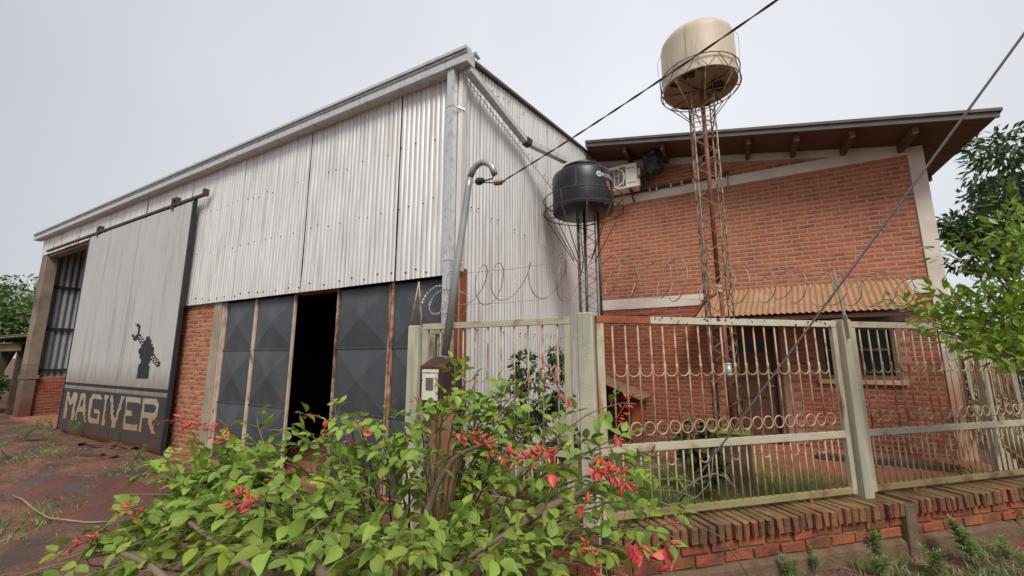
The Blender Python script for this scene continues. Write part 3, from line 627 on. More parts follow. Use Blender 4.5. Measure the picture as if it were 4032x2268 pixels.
# vent slot in the wall, left of the canopy
bm = B(); box(bm, (-2.05, HY-.008, 2.385), (-1.53, HY+.01, 2.425)); fixn(bm); O('vent_slot', bm, 'stripe_dark', HO)
bm = B(); box(bm, (-.2, HY-.05, 2.13), (2.5, HY-.012, 2.50)); fixn(bm); O('canopy_shade_board', bm, 'wood_dark', HO)  # dark board added to stand in for the shade under the canopy
# canopy of rusty corrugated iron over door and window
CN = thing('door_canopy', (1, 8.4, 2.3), 'rust orange corrugated iron canopy over the house door and window', 'canopy')
ns = 3
for i in range(ns):
    t0, t1 = i/ns, (i+1)/ns
    bm = B(); n = 60; cols = []
    for k in range(n+1):
        t = t0+(t1-t0)*k/n+(.004 if k == n else 0); o = .014*math.sin(2*math.pi*t*3.0/.076*.9)+.003*(i % 2)
        pb = Vector((-.57+t*3.02, 7.98, 2.27)); pt = Vector((-.40+t*2.95, HY+.02, 2.84))
        nrm = Vector((0, -.55, .83))
        cols.append([bm.verts.new(pb+nrm*o), bm.verts.new(pb.lerp(pt, .5)+nrm*o-Vector((0, 0, .012))), bm.verts.new(pt+nrm*o)])
    for a, b in zip(cols[:-1], cols[1:]):
        for q in (0, 1): f = bm.faces.new((a[q], b[q], b[q+1], a[q+1])); f.smooth = True
    O('canopy_sheet', bm, 'rust_tin', CN)
bm = B(); box(bm, (-.5, 8.02, 2.17), (2.45, 8.08, 2.235)); fixn(bm); O('canopy_beam', bm, 'wood_dark', CN)
for X in (-.35, .6, 1.6, 2.4):
    bm = B(); rbar(bm, (X, 8.03, 2.20), (X, HY, 2.76), .04, .06); O('canopy_rafter', bm, 'wood_dark', CN)

# ---------------------------------------------------------------- air conditioner
AC = thing('air_conditioner', (-1.85, 8.5, 5.2), 'white air conditioner outdoor unit on house wall beside black tank', 'air conditioner')
ay, az0, az1 = 8.38, 5.12, 5.66; ax1 = at_y(2508, 700, 8.38).x; ax0 = ax1-.86; gx = at_y(2463, 700, 8.38).x
bm = B(); box(bm, (ax0, ay, az0), (ax1, ay+.30, az1)); fixn(bm); bevel(bm, .012, 2); O('casing', bm, 'ac_white', AC)
bm = B(); box(bm, (ax0+.03, ay-.006, az0+.05), (gx, ay-.001, az1-.05)); fixn(bm); O('grille_back', bm, 'ac_dark', AC)
bm = B(); gx = at_y(2463, 700, 8.38).x; c = Vector((gx-.235, ay-.009, 5.39))
for i in range(40):
    a0, a1 = 2*math.pi*i/40, 2*math.pi*(i+1)/40
    bm.faces.new([bm.verts.new(c+Vector((r*math.cos(a), 0, r*math.sin(a)))) for r, a in ((.20, a0), (.225, a0), (.225, a1), (.20, a1))])
O('fan_ring', bm, 'ac_white', AC)
bm = B()
for i in range(3):
    a = 2*math.pi*i/3+.3
    bm.faces.new([bm.verts.new(c+Vector((r*math.cos(a+b), .001*i, r*math.sin(a+b)))) for r, b in ((.03, 0), (.19, -.25), (.195, .25), (.17, .65), (.03, 1.2))])
O('fan', bm, 'ac_fan', AC)
for i in range(5):
    X = gx-.05-.095*i
    bm = B(); box(bm, (X, ay-.018, az0+.06), (X+.008, ay-.012, az1-.02)); fixn(bm); O('grille_bar', bm, 'ac_white', AC)
bm = B(); box(bm, (gx+.03, ay-.004, az0+.10), (ax1-.02, ay-.001, az0+.115)); fixn(bm); O('casing_groove', bm, 'ac_fan', AC)
bm = B(); box(bm, (ax1, ay+.08, 5.40), (ax1+.05, ay+.2, 5.55)); box(bm, (ax1, ay+.08, 5.16), (ax1+.04, ay+.16, 5.32)); fixn(bm); O('valve_cover', bm, 'ac_white', AC)
for X in (-2.2, -1.68):
    bm = B(); rbar(bm, (X, ay-.02, 5.10), (X, HY, 5.10), .035, .04); rbar(bm, (X, ay+.05, 5.08), (X, HY, 4.93), .03); O('bracket', bm, 'wood_dark', AC)
def textmesh(s, size, name, mt, parent, M_, wrap=None, subdiv=False):
    cu = bpy.data.curves.new(name, 'FONT'); cu.body = s; cu.size = size; cu.resolution_u = 3; cu.offset = size*.02
    to = bpy.data.objects.new('tmp', cu); COL.objects.link(to)
    dg = bpy.context.evaluated_depsgraph_get(); me = bpy.data.meshes.new_from_object(to.evaluated_get(dg))
    bpy.data.objects.remove(to)
    bm = B(); bm.from_mesh(me)
    if wrap:
        lo = min(v.co.x for v in bm.verts); hi = max(v.co.x for v in bm.verts); xx = lo
        while xx < hi:
            bmesh.ops.bisect_plane(bm, geom=bm.verts[:]+bm.edges[:]+bm.faces[:], plane_co=(xx, 0, 0), plane_no=(1, 0, 0)); xx += .02
        for v in bm.verts: v.co = wrap(v.co)
    else: bm.transform(M_)
    return O(name, bm, mt, parent)
textmesh('SAMSUNG', .040, 'brand_lettering', 'ac_text', AC, Matrix.Translation((gx+.025, ay-.005, az1-.115)) @ Matrix.Rotation(R(90), 4, 'X'))
bm = B(); rnd = random.Random(6)
for i in range(5):
    pts = []; r = .07+.02*i
    for k in range(18): a = 2*math.pi*k/17; pts.append(Vector((ax1+.13+r*math.cos(a)*.8, 8.66-.02*i, 5.30+r*1.2*math.sin(a)))+Vector([rnd.uniform(-.008, .008) for _ in range(3)]))
    tube(bm, pts, .008, 5)
CB = O('cable_coil', bm, 'cable', None, 'coil of dark cable hanging beside the air conditioner', 'cable')
PI_ = thing('wall_pipe', (-.7, 8.75, 5.1), 'insulated pipe with white clips running along the upper plaster band', 'pipe')
pts = [Vector((-1.62+1.72*t, 8.74+.008*math.sin(9*t), 5.115+.035*t+.012*math.sin(23*t))) for t in [i/24 for i in range(25)]]
bm = B(); tube(bm, pts, .016, 6); tube(bm, [p+Vector((0, -.012, .026+.008*math.sin(i*1.9))) for i, p in enumerate(pts[:18])], .013, 6); O('pipe_run', bm, 'cable', PI_)
bm = B(); tube(bm, [(.08, 8.72, 5.17), (.18, 8.72, 5.18)], .03, 8); O('pipe_end', bm, 'black_rim', PI_)
for t in (.18, .28, .42, .55, .70, .92):
    p = pts[int(t*24)]; bm = B(); box(bm, (p.x-.014, p.y-.024, p.z-.035), (p.x+.014, p.y+.03, p.z+.05)); fixn(bm); O('clip', bm, 'white_spot', PI_)
bm = B(); rbar(bm, (.15, 8.74, 5.15), (.15, 8.765, 4.86), .022); O('hanger_strap', bm, 'wire', PI_)

# bagged lamp / nest under the eave
bm = B(); bmesh.ops.create_icosphere(bm, subdivisions=3, radius=.26)
rnd = random.Random(8)
for v in bm.verts:
    n = v.co.normalized(); k = 1+.10*math.sin(7*n.x+3*n.z)+.09*math.sin(11*n.z+5*n.y+1)+.06*rnd.uniform(-1, 1)
    v.co = Vector((n.x*.23*k, n.y*.19*k, n.z*.25*k-(.08 if n.z < -.6 else 0)))+Vector((-1.18, 8.48, 5.66))
BG = O('wrapped_bundle', bm, 'bag', None, 'dark torn plastic bag bundle hanging under the eave next to air conditioner', 'bag')
bm = B()
for i in range(9):
    a = rnd.uniform(0, 6.28); c = Vector((-1.18+.2*math.cos(a), 8.34, 5.66+.2*math.sin(a)))
    bm.faces.new([bm.verts.new(c+Vector((rnd.uniform(-.09, .09), rnd.uniform(-.05, .02), rnd.uniform(-.1, .1)))) for _ in range(3)])
O('torn_flap', bm, 'bag', BG)

# ---------------------------------------------------------------- water towers
def tank_text(c, r, a0, z0):
    def w(co):
        a = a0+co.x/r; return Vector((c[0]+(r+.004)*math.cos(a), c[1]+(r+.004)*math.sin(a), z0+co.y))
    return w
def lattice(parent, c, r, z0, z1, step, mleg, mbr, rl=.010, rb=.005, n=3, a0=.4):
    P = [Vector((c[0]+r*math.cos(2*math.pi*i/n+a0), c[1]+r*math.sin(2*math.pi*i/n+a0), 0)) for i in range(n)]
    for p in P:
        bm = B(); tube(bm, [p+Vector((0, 0, z0)), p+Vector((0, 0, z1))], rl, 6); O('tower_leg', bm, mleg, parent)
    nstep = int((z1-z0)/step)
    for i in range(n):
        bm = B(); a, b = P[i], P[(i+1) % n]; pts = []
        for k in range(nstep+1): pts.append((a if k % 2 else b)+Vector((0, 0, z0+k*step)))
        tube(bm, pts, rb, 5); O('zigzag_brace', bm, mbr, parent)
    return P
# black tank on its slim tower
bc = (-1.885, 5.80); br = .465
BT = thing('black_water_tank', (bc[0], bc[1], 3.77), 'black plastic water tank standing on slim dark lattice tower by warehouse wall', 'water tank')
bm = B(); zsq = lambda L_: [(r, 3.75+(z-3.77)*.945) for r, z in L_]
lathe(bm, zsq([(0, 3.77), (br*.93, 3.77), (br*.985, 3.785), (br, 3.81), (br*.992, 4.05), (br, 4.20), (br, 4.37), (br*.97, 4.41), (br*.84, 4.445), (br*.66, 4.475), (br*.66, 4.50), (br*.69, 4.505), (br*.69, 4.545), (br*.55, 4.57), (0, 4.585)]), bc, 48); O('tank_body', bm, 'black_plastic', BT)
bm = B(); tube(bm, ringpts(bc, br*.84, 4.39, 40), .008, 6, closed=True); O('tank_rim', bm, 'black_rim', BT)
# angle on the tank that faces the camera
fa = math.atan2(-bc[1], -bc[0])
wf = tank_text(bc, br, fa+.66, 4.185)
textmesh('ROTOPLAS', .075, 'tank_lettering', 'logo_white', BT, None, wrap=wf)
bm = B(); cc = []
wl = tank_text(bc, br, fa+.55, 4.212)
for i in range(24): a = 2*math.pi*i/24; cc.append(bm.verts.new(wl(Vector((.045*math.cos(a), .045*math.sin(a), 0)))))
bm.faces.new(cc); fixn(bm); O('tank_logo', bm, 'logo_white', BT)
bm = B(); wl2 = lambda co: wl(co)+Vector((.0, -.002, 0))
bm.faces.new([bm.verts.new(Vector((bc[0]+(br+.007)*math.cos(fa+.55+x/br), bc[1]+(br+.007)*math.sin(fa+.55+x/br), 4.212+y))) for x, y in ((-.018, .0), (-.004, -.022), (.030, .022), (-.002, -.004))])
O('tank_logo_tick', bm, 'black_rim', BT)
bm = B(); wr = tank_text(bc, br, fa+.93, 4.06); bm.faces.new([bm.verts.new(wr(Vector((x, y, 0)))) for x, y in ((-.05, .06), (0, .075), (.04, .045), (.06, -.04), (.02, -.06), (-.03, .0))]); O('tank_mark', bm, 'logo_red', BT)
TB = thing('slim_water_tower', (bc[0], bc[1], 0), 'slim dark lattice tower with hooped cage carrying the black water tank', 'tower')
lattice(TB, bc, .17, 0, 3.74, .15, 'tower_dark', 'tower_dark', .010, .0075, 3, .25)
cr = .605
for z in (3.765, 3.965):
    bm = B(); tube(bm, ringpts(bc, cr, z, 44), .008, 6, closed=True); O('cage_ring', bm, 'tower_dark', TB)
for i in range(10):
    p = ringpts(bc, cr, 0, 10, .1)[i]
    bm = B(); tube(bm, [p+Vector((0, 0, 3.765)), p+Vector((0, 0, 3.965))], .007, 5); O('cage_post', bm, 'tower_dark', TB)
    q = Vector((bc[0], bc[1], 0)).lerp(p, .28)
    bm = B(); tube(bm, [p+Vector((0, 0, 3.765)), q+Vector((0, 0, 3.02))], .007, 5); O('cage_strut', bm, 'tower_dark', TB)
for i in range(5):
    p = ringpts(bc, cr, 3.757, 10, .1)[i]; q = ringpts(bc, cr, 3.757, 10, .1)[i+5]
    bm = B(); tube(bm, [p, q], .007, 5); O('floor_rod', bm, 'tower_dark', TB)
bm = B(); tube(bm, [(bc[0]+.02, bc[1]-.02, .1), (bc[0]+.02, bc[1]-.02, 3.76)], .022, 8); O('down_pipe', bm, 'black_rim', TB)
bm = B(); tube(bm, [(bc[0]+.20, bc[1]+.10, 1.4), (bc[0]+.20, bc[1]+.10, 3.76)], .018, 8); O('down_pipe', bm, 'black_rim', TB)
bm = B(); a = fa-.18; tube(bm, [Vector((bc[0]+rr*math.cos(a), bc[1]+rr*math.sin(a), z)) for rr, z in ((.30, 4.44), (.42, 4.36), (br+.008, 4.29), (br+.02, 4.2), (br+.015, 4.08), (cr, 3.965))], .0022, 5); O('tie_wire', bm, 'wire', TB)
# beige tank on the pedestal tower
tc_ = (-.14, 6.02); tr_ = .497
BE = thing('beige_water_tank', (tc_[0], tc_[1], 5.42), 'stained beige water tank on tall lattice tower in front of the house', 'water tank')
bm = B(); lathe(bm, [(tr_, 5.43), (tr_*1.0, 5.9), (tr_*.995, 6.03), (tr_*1.0, 6.09), (tr_*.98, 6.14), (tr_*.90, 6.20), (tr_*.68, 6.24), (tr_*.60, 6.25), (tr_*.60, 6.28), (tr_*.50, 6.295), (0, 6.30)], tc_, 56); O('tank_body', bm, 'beige_plastic', BE)
bm = B(); lathe(bm, [(0, 5.40), (tr_*.5, 5.402), (tr_*.9, 5.405), (tr_*.98, 5.415), (tr_, 5.43)], tc_, 56); O('tank_underside', bm, 'beige_under', BE)
rnd = random.Random(12); bm = B()
for i in range(46):   # flaking black residue round the lower rim
    a = rnd.uniform(0, 6.28); L_ = rnd.uniform(.05, .16); w = rnd.uniform(.04, .10); r0 = tr_*.985
    if rnd.random() < .45 or math.sin(a*2.3+1) > .5: continue
    pp = [(r0, a-w), (r0, a+w), (r0-L_*.6, a+w*.5), (r0-L_, a+rnd.uniform(-.05, .05)), (r0-L_*.5, a-w*.7)]
    bm.faces.new([bm.verts.new((tc_[0]+r*math.cos(q), tc_[1]+r*math.sin(q), 5.397-.0006*(i % 9)+(.012 if r == r0 else 0))) for r, q in pp])
O('rim_residue', bm, 'soot', BE, kind='stuff')
TW = thing('tall_water_tower', (tc_[0], tc_[1], 0), 'tall rusty lattice tower on mossy concrete pedestal carrying the beige water tank', 'tower')
px0, px1, py0, py1 = tc_[0]-.27, tc_[0]+.22, tc_[1]-.25, tc_[1]+.22
bm = B(); box(bm, (px0, py0, -.05), (px1, py1, .64)); fixn(bm); bevel(bm, .015); O('pedestal', bm, 'concrete_moss', TW)
bm = B(); box(bm, (px0-.01, py0-.01, .64), (px1+.01, py1+.01, .675)); fixn(bm); bevel(bm, .012); O('pedestal_cap', bm, 'moss', TW)
P = lattice(TW, tc_, .20, .66, 5.36, .205, 'tower_steel', 'tower_steel', .0105, .009, 4, 1.0)
bm = B()
for i, p in enumerate(P):   # flat straps running beside each leg
    q = p+Vector((.022, .0, 0)); tube(bm, [q+Vector((0, 0, .66)), q+Vector((0, 0, 5.2))], .005, 5) if i == 1 else None
O('leg_strap', bm, 'tower_steel', TW)
bm = B(); tube(bm, [(tc_[0]+.02, tc_[1], 2.55), (tc_[0]+.02, tc_[1], 5.40)], .030, 10); O('red_pipe', bm, 'pipe_red', TW)
bm = B(); tube(bm, [(tc_[0]+.04, tc_[1], .66), (tc_[0]+.04, tc_[1], 2.44)], .028, 10); O('red_pipe', bm, 'pipe_red', TW)
for z in (2.48, 2.42):
    bm = B(); tube(bm, [(tc_[0]+.025, tc_[1], z), (tc_[0]+.025, tc_[1], z+.03)], .038, 10); O('pipe_collar', bm, 'logo_white', TW)
bm = B(); pts = [Vector((tc_[0]+.02, tc_[1]-.04, 2.44)), Vector((-.28, 6.0, 2.34)), Vector((-.42, 6.0, 2.15)), Vector((-.62, 6.0, 2.02)), Vector((-.75, 6.0, 2.02)), Vector((-.78, 6.0, 2.09))]
tube(bm, pts, .022, 8); O('side_branch_pipe', bm, 'pipe_red', TW)
bm = B(); tube(bm, [(tc_[0]-.10, tc_[1]-.05, .68), (tc_[0]-.11, tc_[1]-.06, 5.0)], .010, 5); O('power_cable', bm, 'cable', TW)
bm = B(); tube(bm, [(tc_[0]+.05, tc_[1]-.16, 1.48), (tc_[0]+.05, tc_[1]-.16, 1.38), (tc_[0]+.05, tc_[1]-.16, 1.30)], [.04, .045, .035], 10); O('meter_bulb', bm, 'galv_dark', TW)
bm = B(); tube(bm, [(tc_[0]+.05, tc_[1]-.16, 1.48), (tc_[0]+.05, tc_[1]-.16, 1.50)], .042, 10); O('bulb_cap', bm, 'logo_white', TW)
c2 = .53
for z in (5.40, 5.60):
    bm = B(); tube(bm, ringpts(tc_, c2, z, 48), .008, 6, closed=True); O('cage_ring', bm, 'tower_steel', TW)
zig = []
for i in range(24): zig.append(ringpts(tc_, c2, 5.40 if i % 2 else 5.60, 24)[i])
bm = B(); tube(bm, zig, .006, 5, closed=True); O('cage_zigzag', bm, 'tower_steel', TW)
for i in range(8):
    p = ringpts(tc_, c2, 5.40, 8, .2)[i]; q = Vector((tc_[0], tc_[1], 4.95)).lerp(Vector((p.x, p.y, 4.95)), .30)
    bm = B(); tube(bm, [p, q], .007, 5); O('cage_strut', bm, 'tower_steel', TW)
    if i < 4:
        bm = B(); tube(bm, [ringpts(tc_, c2, 5.388, 8, .2)[i], ringpts(tc_, c2, 5.388, 8, .2)[i+4]], .010, 5); O('floor_rod', bm, 'tower_steel', TW)
for z in (5.05, 4.98, 4.91, 4.84):
    bm = B(); tube(bm, [Vector((p.x, p.y, z)) for p in P], .005, 5, closed=True); O('tie_ring', bm, 'tower_steel', TW)
fb = math.atan2(-tc_[1], -tc_[0])
for da, rr in ((-.25, .006), (1.35, .05), (-1.5, .05)):
    bm = B(); a = fb+da; tube(bm, [Vector((tc_[0]+r*math.cos(a), tc_[1]+r*math.sin(a), z)) for r, z in ((.26, 6.30), (.44, 6.21), (tr_+.004, 6.11), (tr_+rr, 6.0), (tr_+rr, 5.8), (c2, 5.60))], .003, 5); O('tie_wire', bm, 'wire', TW)

# ---------------------------------------------------------------- street fence
FA = R(42.8); FP = Vector((-.93, 3.02, 0)); FT = Vector((math.cos(FA), math.sin(FA), 0)); FN = Vector((-math.sin(FA), math.cos(FA), 0))
def FF(s, o, z): return FP+FT*s-FN*o+Vector((0, 0, z))
def line_frame(p, q):
    p, q = Vector((*p, 0)), Vector((*q, 0)); t = (q-p).normalized(); n = Vector((-t.y, t.x, 0))
    return (lambda s, o, z: p+t*s-n*o+Vector((0, 0, z))), (q-p).length, math.atan2(t.y, t.x)
BARS = {}
def shared(key, fn, mt):
    if (key, mt) not in BARS:
        bm = fn(); me = bpy.data.meshes.new(key)
        bm.to_mesh(me); bm.free(); me.materials.append(MATS[mt]); BARS[(key, mt)] = me
    return BARS[(key, mt)]
def fence_panel(fr, ang, s0, s1, label, mt_bar, mt_rail, group=None, zt=1.90, zm=.95, zb=.44, pitch=.11, lowp=.073, name='iron_fence_panel', cat='fence panel', toprail=None, stile='cream_rust', rings=True, first=None, rmid=None, seed=0):
    rnd = random.Random(seed)
    g = thing(name, fr(s0, 0, zb), label, cat, group)
    def bar_box(nm, a, b, z0, z1, mt, d=.018):
        bm = B(); box(bm, (a, -d, z0), (b, d, z1), fr); fixn(bm); bevel(bm, .002); O(nm, bm, mt, g)
    if toprail:
        last = s0
        for sx, mt in toprail: bar_box('top_rail', last, sx, zt-.055, zt, mt, .022); last = sx
    else: bar_box('top_rail', s0, s1, zt-.055, zt, mt_rail, .022)
    bar_box('middle_rail', s0+.06, s1-.05, zm-.055, zm, rmid or mt_rail)
    bar_box('bottom_rail', s0+.06, s1-.05, zb+.005, zb+.052, 'rail_moss')
    bar_box('stile', s0, s0+.06, zb, zt-.056, stile); bar_box('stile', s1-.05, s1, zb, zt-.056, stile)
    for ss in (s0+.5, s1-.5): bar_box('foot', ss-.015, ss+.015, zb-.04, zb-.001, 'rust')
    a0 = first if first is not None else s0+.06+pitch*.8
    cen = []; s = a0
    while s < s1-.07: cen.append(s); s += pitch
    def mk_bar(h): return lambda: tube(B(), [Vector((0, 0, 0)), Vector((rnd.uniform(-.003, .003), 0, h*.5)), Vector((0, 0, h))], .0070, 6)
    hb = zt-.055-zm
    for i, s in enumerate(cen):
        inst('bar', shared('bar%.3f%d' % (hb, i % 3), mk_bar(hb), mt_bar), g, fr(s, 0, zm), (0, 0, ang))
    def ring_bm():
        return tube(B(), [Vector((.047*math.cos(a), 0, .047*math.sin(a))) for a in [2*math.pi*k/20 for k in range(20)]], .0058, 5, closed=True)
    def scal_bm():
        h = pitch/2-.006
        pts = [Vector((-h, 0, .055)), Vector((-h, 0, .02))]+[Vector((-h*math.cos(a), 0, -.0-h*.85*math.sin(a))) for a in [math.pi*k/10 for k in range(0, 11)]]+[Vector((h, 0, .02)), Vector((h, 0, .055))]
        return tube(B(), pts, .0055, 5)
    for a, b in zip([cen[0]-pitch]+cen, cen+[cen[-1]+pitch]):
        mid = (a+b)/2
        if mid < s0+.06+.04 or mid > s1-.05-.04: continue
        if rings: inst('ring', shared('ring', ring_bm, mt_bar), g, fr(mid, .006, zm+.105), (0, 0, ang))
        inst('scallop', shared('scallop%.3f' % pitch, scal_bm, mt_bar), g, fr(mid, .004, zm+.53), (0, 0, ang))
    hl = zm-.055-(zb+.055); s = s0+.06+lowp*.7; k = 0
    while s < s1-.06:
        inst('bar', shared('lowbar%.3f' % hl, mk_bar(hl), mt_bar), g, fr(s, 0, zb+.055), (0, 0, ang))
        if k % 4 == 2: inst('scallop', shared('scallop%.3f' % .085, lambda: tube(B(), [Vector((-.042*math.cos(a), 0, -.045*math.sin(a))) for a in [math.pi*q/10 for q in range(11)]], .0055, 5), mt_bar), g, fr(s+lowp/2, .005, zm-.12), (0, 0, ang))
        s += lowp; k += 1
    return g
FG = 'panels of the street fence'
fence_panel(FF, FA, .015, 2.37, 'rusty cream iron fence panel before the house door', 'cream_bar_rust', 'chipped', FG, toprail=[(.48, 'rust'), (2.37, 'chipped')], first=.154, rmid='cream_metal', stile='cream_rust')['label'] = 'rusty cream iron fence panel before the house door, with a red rusted rail end'
fence_panel(FF, FA, 2.53, 5.10, 'greenish cream iron fence panel with rings in front of the house window, partly under leaves', 'cream_bar', 'cream_metal', FG, first=2.66, stile='cream_metal', seed=3)
def post(p0, p1, z0, z1, label, fr=None, mt='cream_post', group='posts of the street fence'):
    bm = B(); box(bm, (p0[0], p0[1], z0), (p1[0], p1[1], z1), fr); fixn(bm); bevel(bm, .008)
    return O('fence_post', bm, mt, None, label, 'post', group)
post((2.405, -.055), (2.505, .055), .40, 1.915, 'thick greenish concrete fence post standing on the low brick wall', FF)
post((-2.775, 3.00), (-2.645, 3.13), 0, 1.89, 'pale concrete gate post beside the steel warehouse door and meter box')
post((-1.045, 2.97), (-.925, 3.11), 0, 1.925, 'weathered concrete gate post between the garden gate and rusty fence panel')
# garden gate and little return panel
f1, l1, a1 = line_frame((-2.60, 3.03), (-1.10, 3.03))
fence_panel(f1, a1, 0, 1.48, 'tall cream garden gate with scallops between the two concrete gate posts', 'cream_bar', 'cream_metal', None, zt=1.90, zm=.90, zb=.43, pitch=.130, rings=True, name='garden_gate', cat='gate', stile='cream_metal', first=.20, seed=5)
f2, l2, a2 = line_frame((-2.612, 3.14), (-2.612, 3.50))
fence_panel(f2, a2, 0, .36, 'narrow cream return panel between gate post and rusty warehouse corner post', 'cream_bar', 'cream_metal', None, zt=1.87, zm=.90, zb=.43, pitch=.09, rings=False, name='return_panel', cat='fence panel', stile='cream_metal', first=.12, seed=6)
# side fence from the house corner towards the street
SG = 'panels of the side fence'
f3, l3, a3 = line_frame((3.06, 8.75), (2.90, 7.86))
fence_panel(f3, a3, 0, l3-.05, 'shadowed cream side fence panel between house corner and concrete post, behind leaves', 'cream_bar', 'cream_metal', SG, stile='cream_metal', seed=7)
f4, l4, a4 = line_frame((2.88, 7.68), (2.56, 6.35))
fence_panel(f4, a4, .05, l4, 'cream side fence panel nearest the street, at the right edge behind the overhanging leaves', 'cream_bar', 'cream_metal', SG, stile='cream_metal', seed=8)
post((2.80, 7.68), (2.97, 7.85), 0, 1.95, 'concrete post of the side fence seen through the right hand fence panel', None)
# low brick wall
LW = thing('low_brick_wall', FF(2.5, 0, 0), 'mossy low brick wall with upright cap bricks carrying the street fence', 'wall')
bm = B(); box(bm, (.0, -.085, .10), (6.0, .135, .390), FF); fixn(bm); O('wall_core', bm, 'mortar_wall', LW)
bm = B()
n = 60
A_ = []
for i in range(n+1):
    s = -.1+6.2*i/n; w = .012*math.sin(s*7)+.01*math.sin(s*17+1)
    A_.append([bm.verts.new(FF(s, o, z)) for o, z in ((-.11, -.1), (.185+w, -.1), (.175+w, .10+w*.8), (.13, .135+w*.5), (-.11, .11))])
for a, b in zip(A_[:-1], A_[1:]):
    for k in range(5): bm.faces.new((a[k], a[(k+1) % 5], b[(k+1) % 5], b[k]))
fixn(bm); O('footing', bm, 'footing', LW)
bricks(LW, lambda x, z, o: FF(x, .142+o, z), FA, .0, 6.0, .137, .297, .080, .245, .064, 'brick_wall', joint=.018, jit=2.6, proud=.008, bd=.06)
caps = [brick_mesh('cap_brick', .053, .285, .108, 'brick_cap', .005, .006) for _ in range(7)]
s = .03; rnd = random.Random(21)
while s < 5.95:
    if not 2.60 < s < 2.70:
        inst('cap_brick', rnd.choice(caps), LW, FF(s, .048+rnd.uniform(-.010, .010), .355+rnd.uniform(-.004, .004)), (rnd.uniform(-.03, .03), rnd.uniform(-.06, .06), FA+rnd.uniform(-.035, .035)))
    s += .0735+rnd.uniform(-.002, .002)
bm = B(); box(bm, (2.60, .10, -.05), (2.715, .205, .392), FF); fixn(bm); bevel(bm, .008); O('concrete_stub', bm, 'concrete_moss', LW)
GWL = thing('gate_brick_wall', (-1.6, 3.0, 0), 'short low brick wall under the garden gate, half hidden by shrub leaves', 'wall')
bm = B(); box(bm, (-2.08, 2.93, -.05), (-.93, 3.14, .395)); fixn(bm); O('wall_core', bm, 'mortar_wall', GWL)
bricks(GWL, lambda x, z, o: Vector((x, 2.925-o, z)), 0, -2.07, -.94, .02, .26, .080, .245, .064, 'brick_wall', joint=.018, jit=2.2, proud=.008)
x = -2.04
while x < -.95:
    inst('cap_brick', rnd.choice(caps), GWL, (x, 3.03, .345), (0, rnd.uniform(-.03, .03), rnd.uniform(-.02, .02))); x += .074

# ---------------------------------------------------------------- razor wire
def razor(name_label, fr, s0, s1, zc, r, pitch, seed, group='coils of razor wire', rad=.0038, squash=1.0):
    g = thing('razor_wire', fr((s0+s1)/2, 0, zc), name_label, 'razor wire', group)
    rnd = random.Random(seed); pts = []; turns = (s1-s0)/pitch; n = int(turns*26); bl = bmesh.new(); bs_ = 1.5 if 'tight' in name_label else 1.0
    for i in range(n+1):
        th = 2*math.pi*turns*i/n; s = s0+(s1-s0)*i/n
        ph = turns*i/n
        rr = r*(1+.10*math.sin(ph*1.7+seed)+.05*math.sin(ph*4.1)); s += pitch*.25*math.sin(ph*2.3+seed)
        pts.append(fr(s+.05*math.sin(th), -rr*math.cos(th)*.9, zc+rr*math.sin(th)*squash+.012*math.sin(ph*.9)))
    bm = B(); tube(bm, pts, rad, 5); O('coil', bm, 'wire', g)
    for i in range(0, n-1):
        p = pts[i]; d = (pts[i+1]-p).normalized(); u = d.cross(Vector((rnd.uniform(-1, 1), rnd.uniform(-1, 1), rnd.uniform(-1, 1)))).normalized()
        v = [bl.verts.new(p+d*a+u*b) for a, b in ((-.012*bs_, -.007*bs_), (-.004, -.0015), (.004, -.0015), (.012*bs_, -.007*bs_), (.012*bs_, .007*bs_), (.004, .0015), (-.004, .0015), (-.012*bs_, .007*bs_))]
        bl.faces.new((v[0], v[1], v[6], v[7])); bl.faces.new((v[1], v[2], v[5], v[6])); bl.faces.new((v[2], v[3], v[4], v[5]))
    O('barbs', bl, 'blade' if 'bright' in name_label and 'tight' in name_label else 'wire', g, kind='stuff')
    for zz in (zc-r*.92, zc+r*.85):
        bm = B(); tube(bm, [fr(s0, 0, zz), fr((s0+s1)/2, 0, zz-.02), fr(s1, 0, zz)], .0016, 4); O('tension_wire', bm, 'wire', g)
    return g
razor('long coil of razor wire above the street fence in front of the brick house', FF, .05, 3.6, 2.205, .155, .205, 2)
fg = lambda s, o, z: Vector((s, 3.03-o, z))
razor('loose wide coil of razor wire above the garden gate', fg, -2.35, -.95, 2.22, .165, .26, 5)
razor('tight loops of razor wire with bright blades around the left gate post spikes', lambda s, o, z: Vector((-2.52+o, 3.02+s, z)), .0, .52, 2.13, .135, .17, 8, rad=.0034)
SP = thing('spike_stand', (-2.70, 3.06, 1.89), 'three thin rusty rods forming a peak on the left gate post', 'wire stand')
for p in ((-2.76, 3.02), (-2.70, 3.10), (-2.64, 3.05)):
    bm = B(); tube(bm, [(p[0], p[1], 1.885), (-2.71, 3.06, 2.33)], .006, 5); O('rod', bm, 'cream_bar', SP)
bm = B(); rbar(bm, FF(2.425, .07, 1.74), FF(2.415, .07, 1.95), .035, .012); rbar(bm, FF(2.415, .07, 1.94), FF(2.41, .03, 2.38), .026, .012); O('wire_arm', bm, 'concrete', None, 'flat steel arm bolted to the thick fence post holding the razor wire', 'bracket')

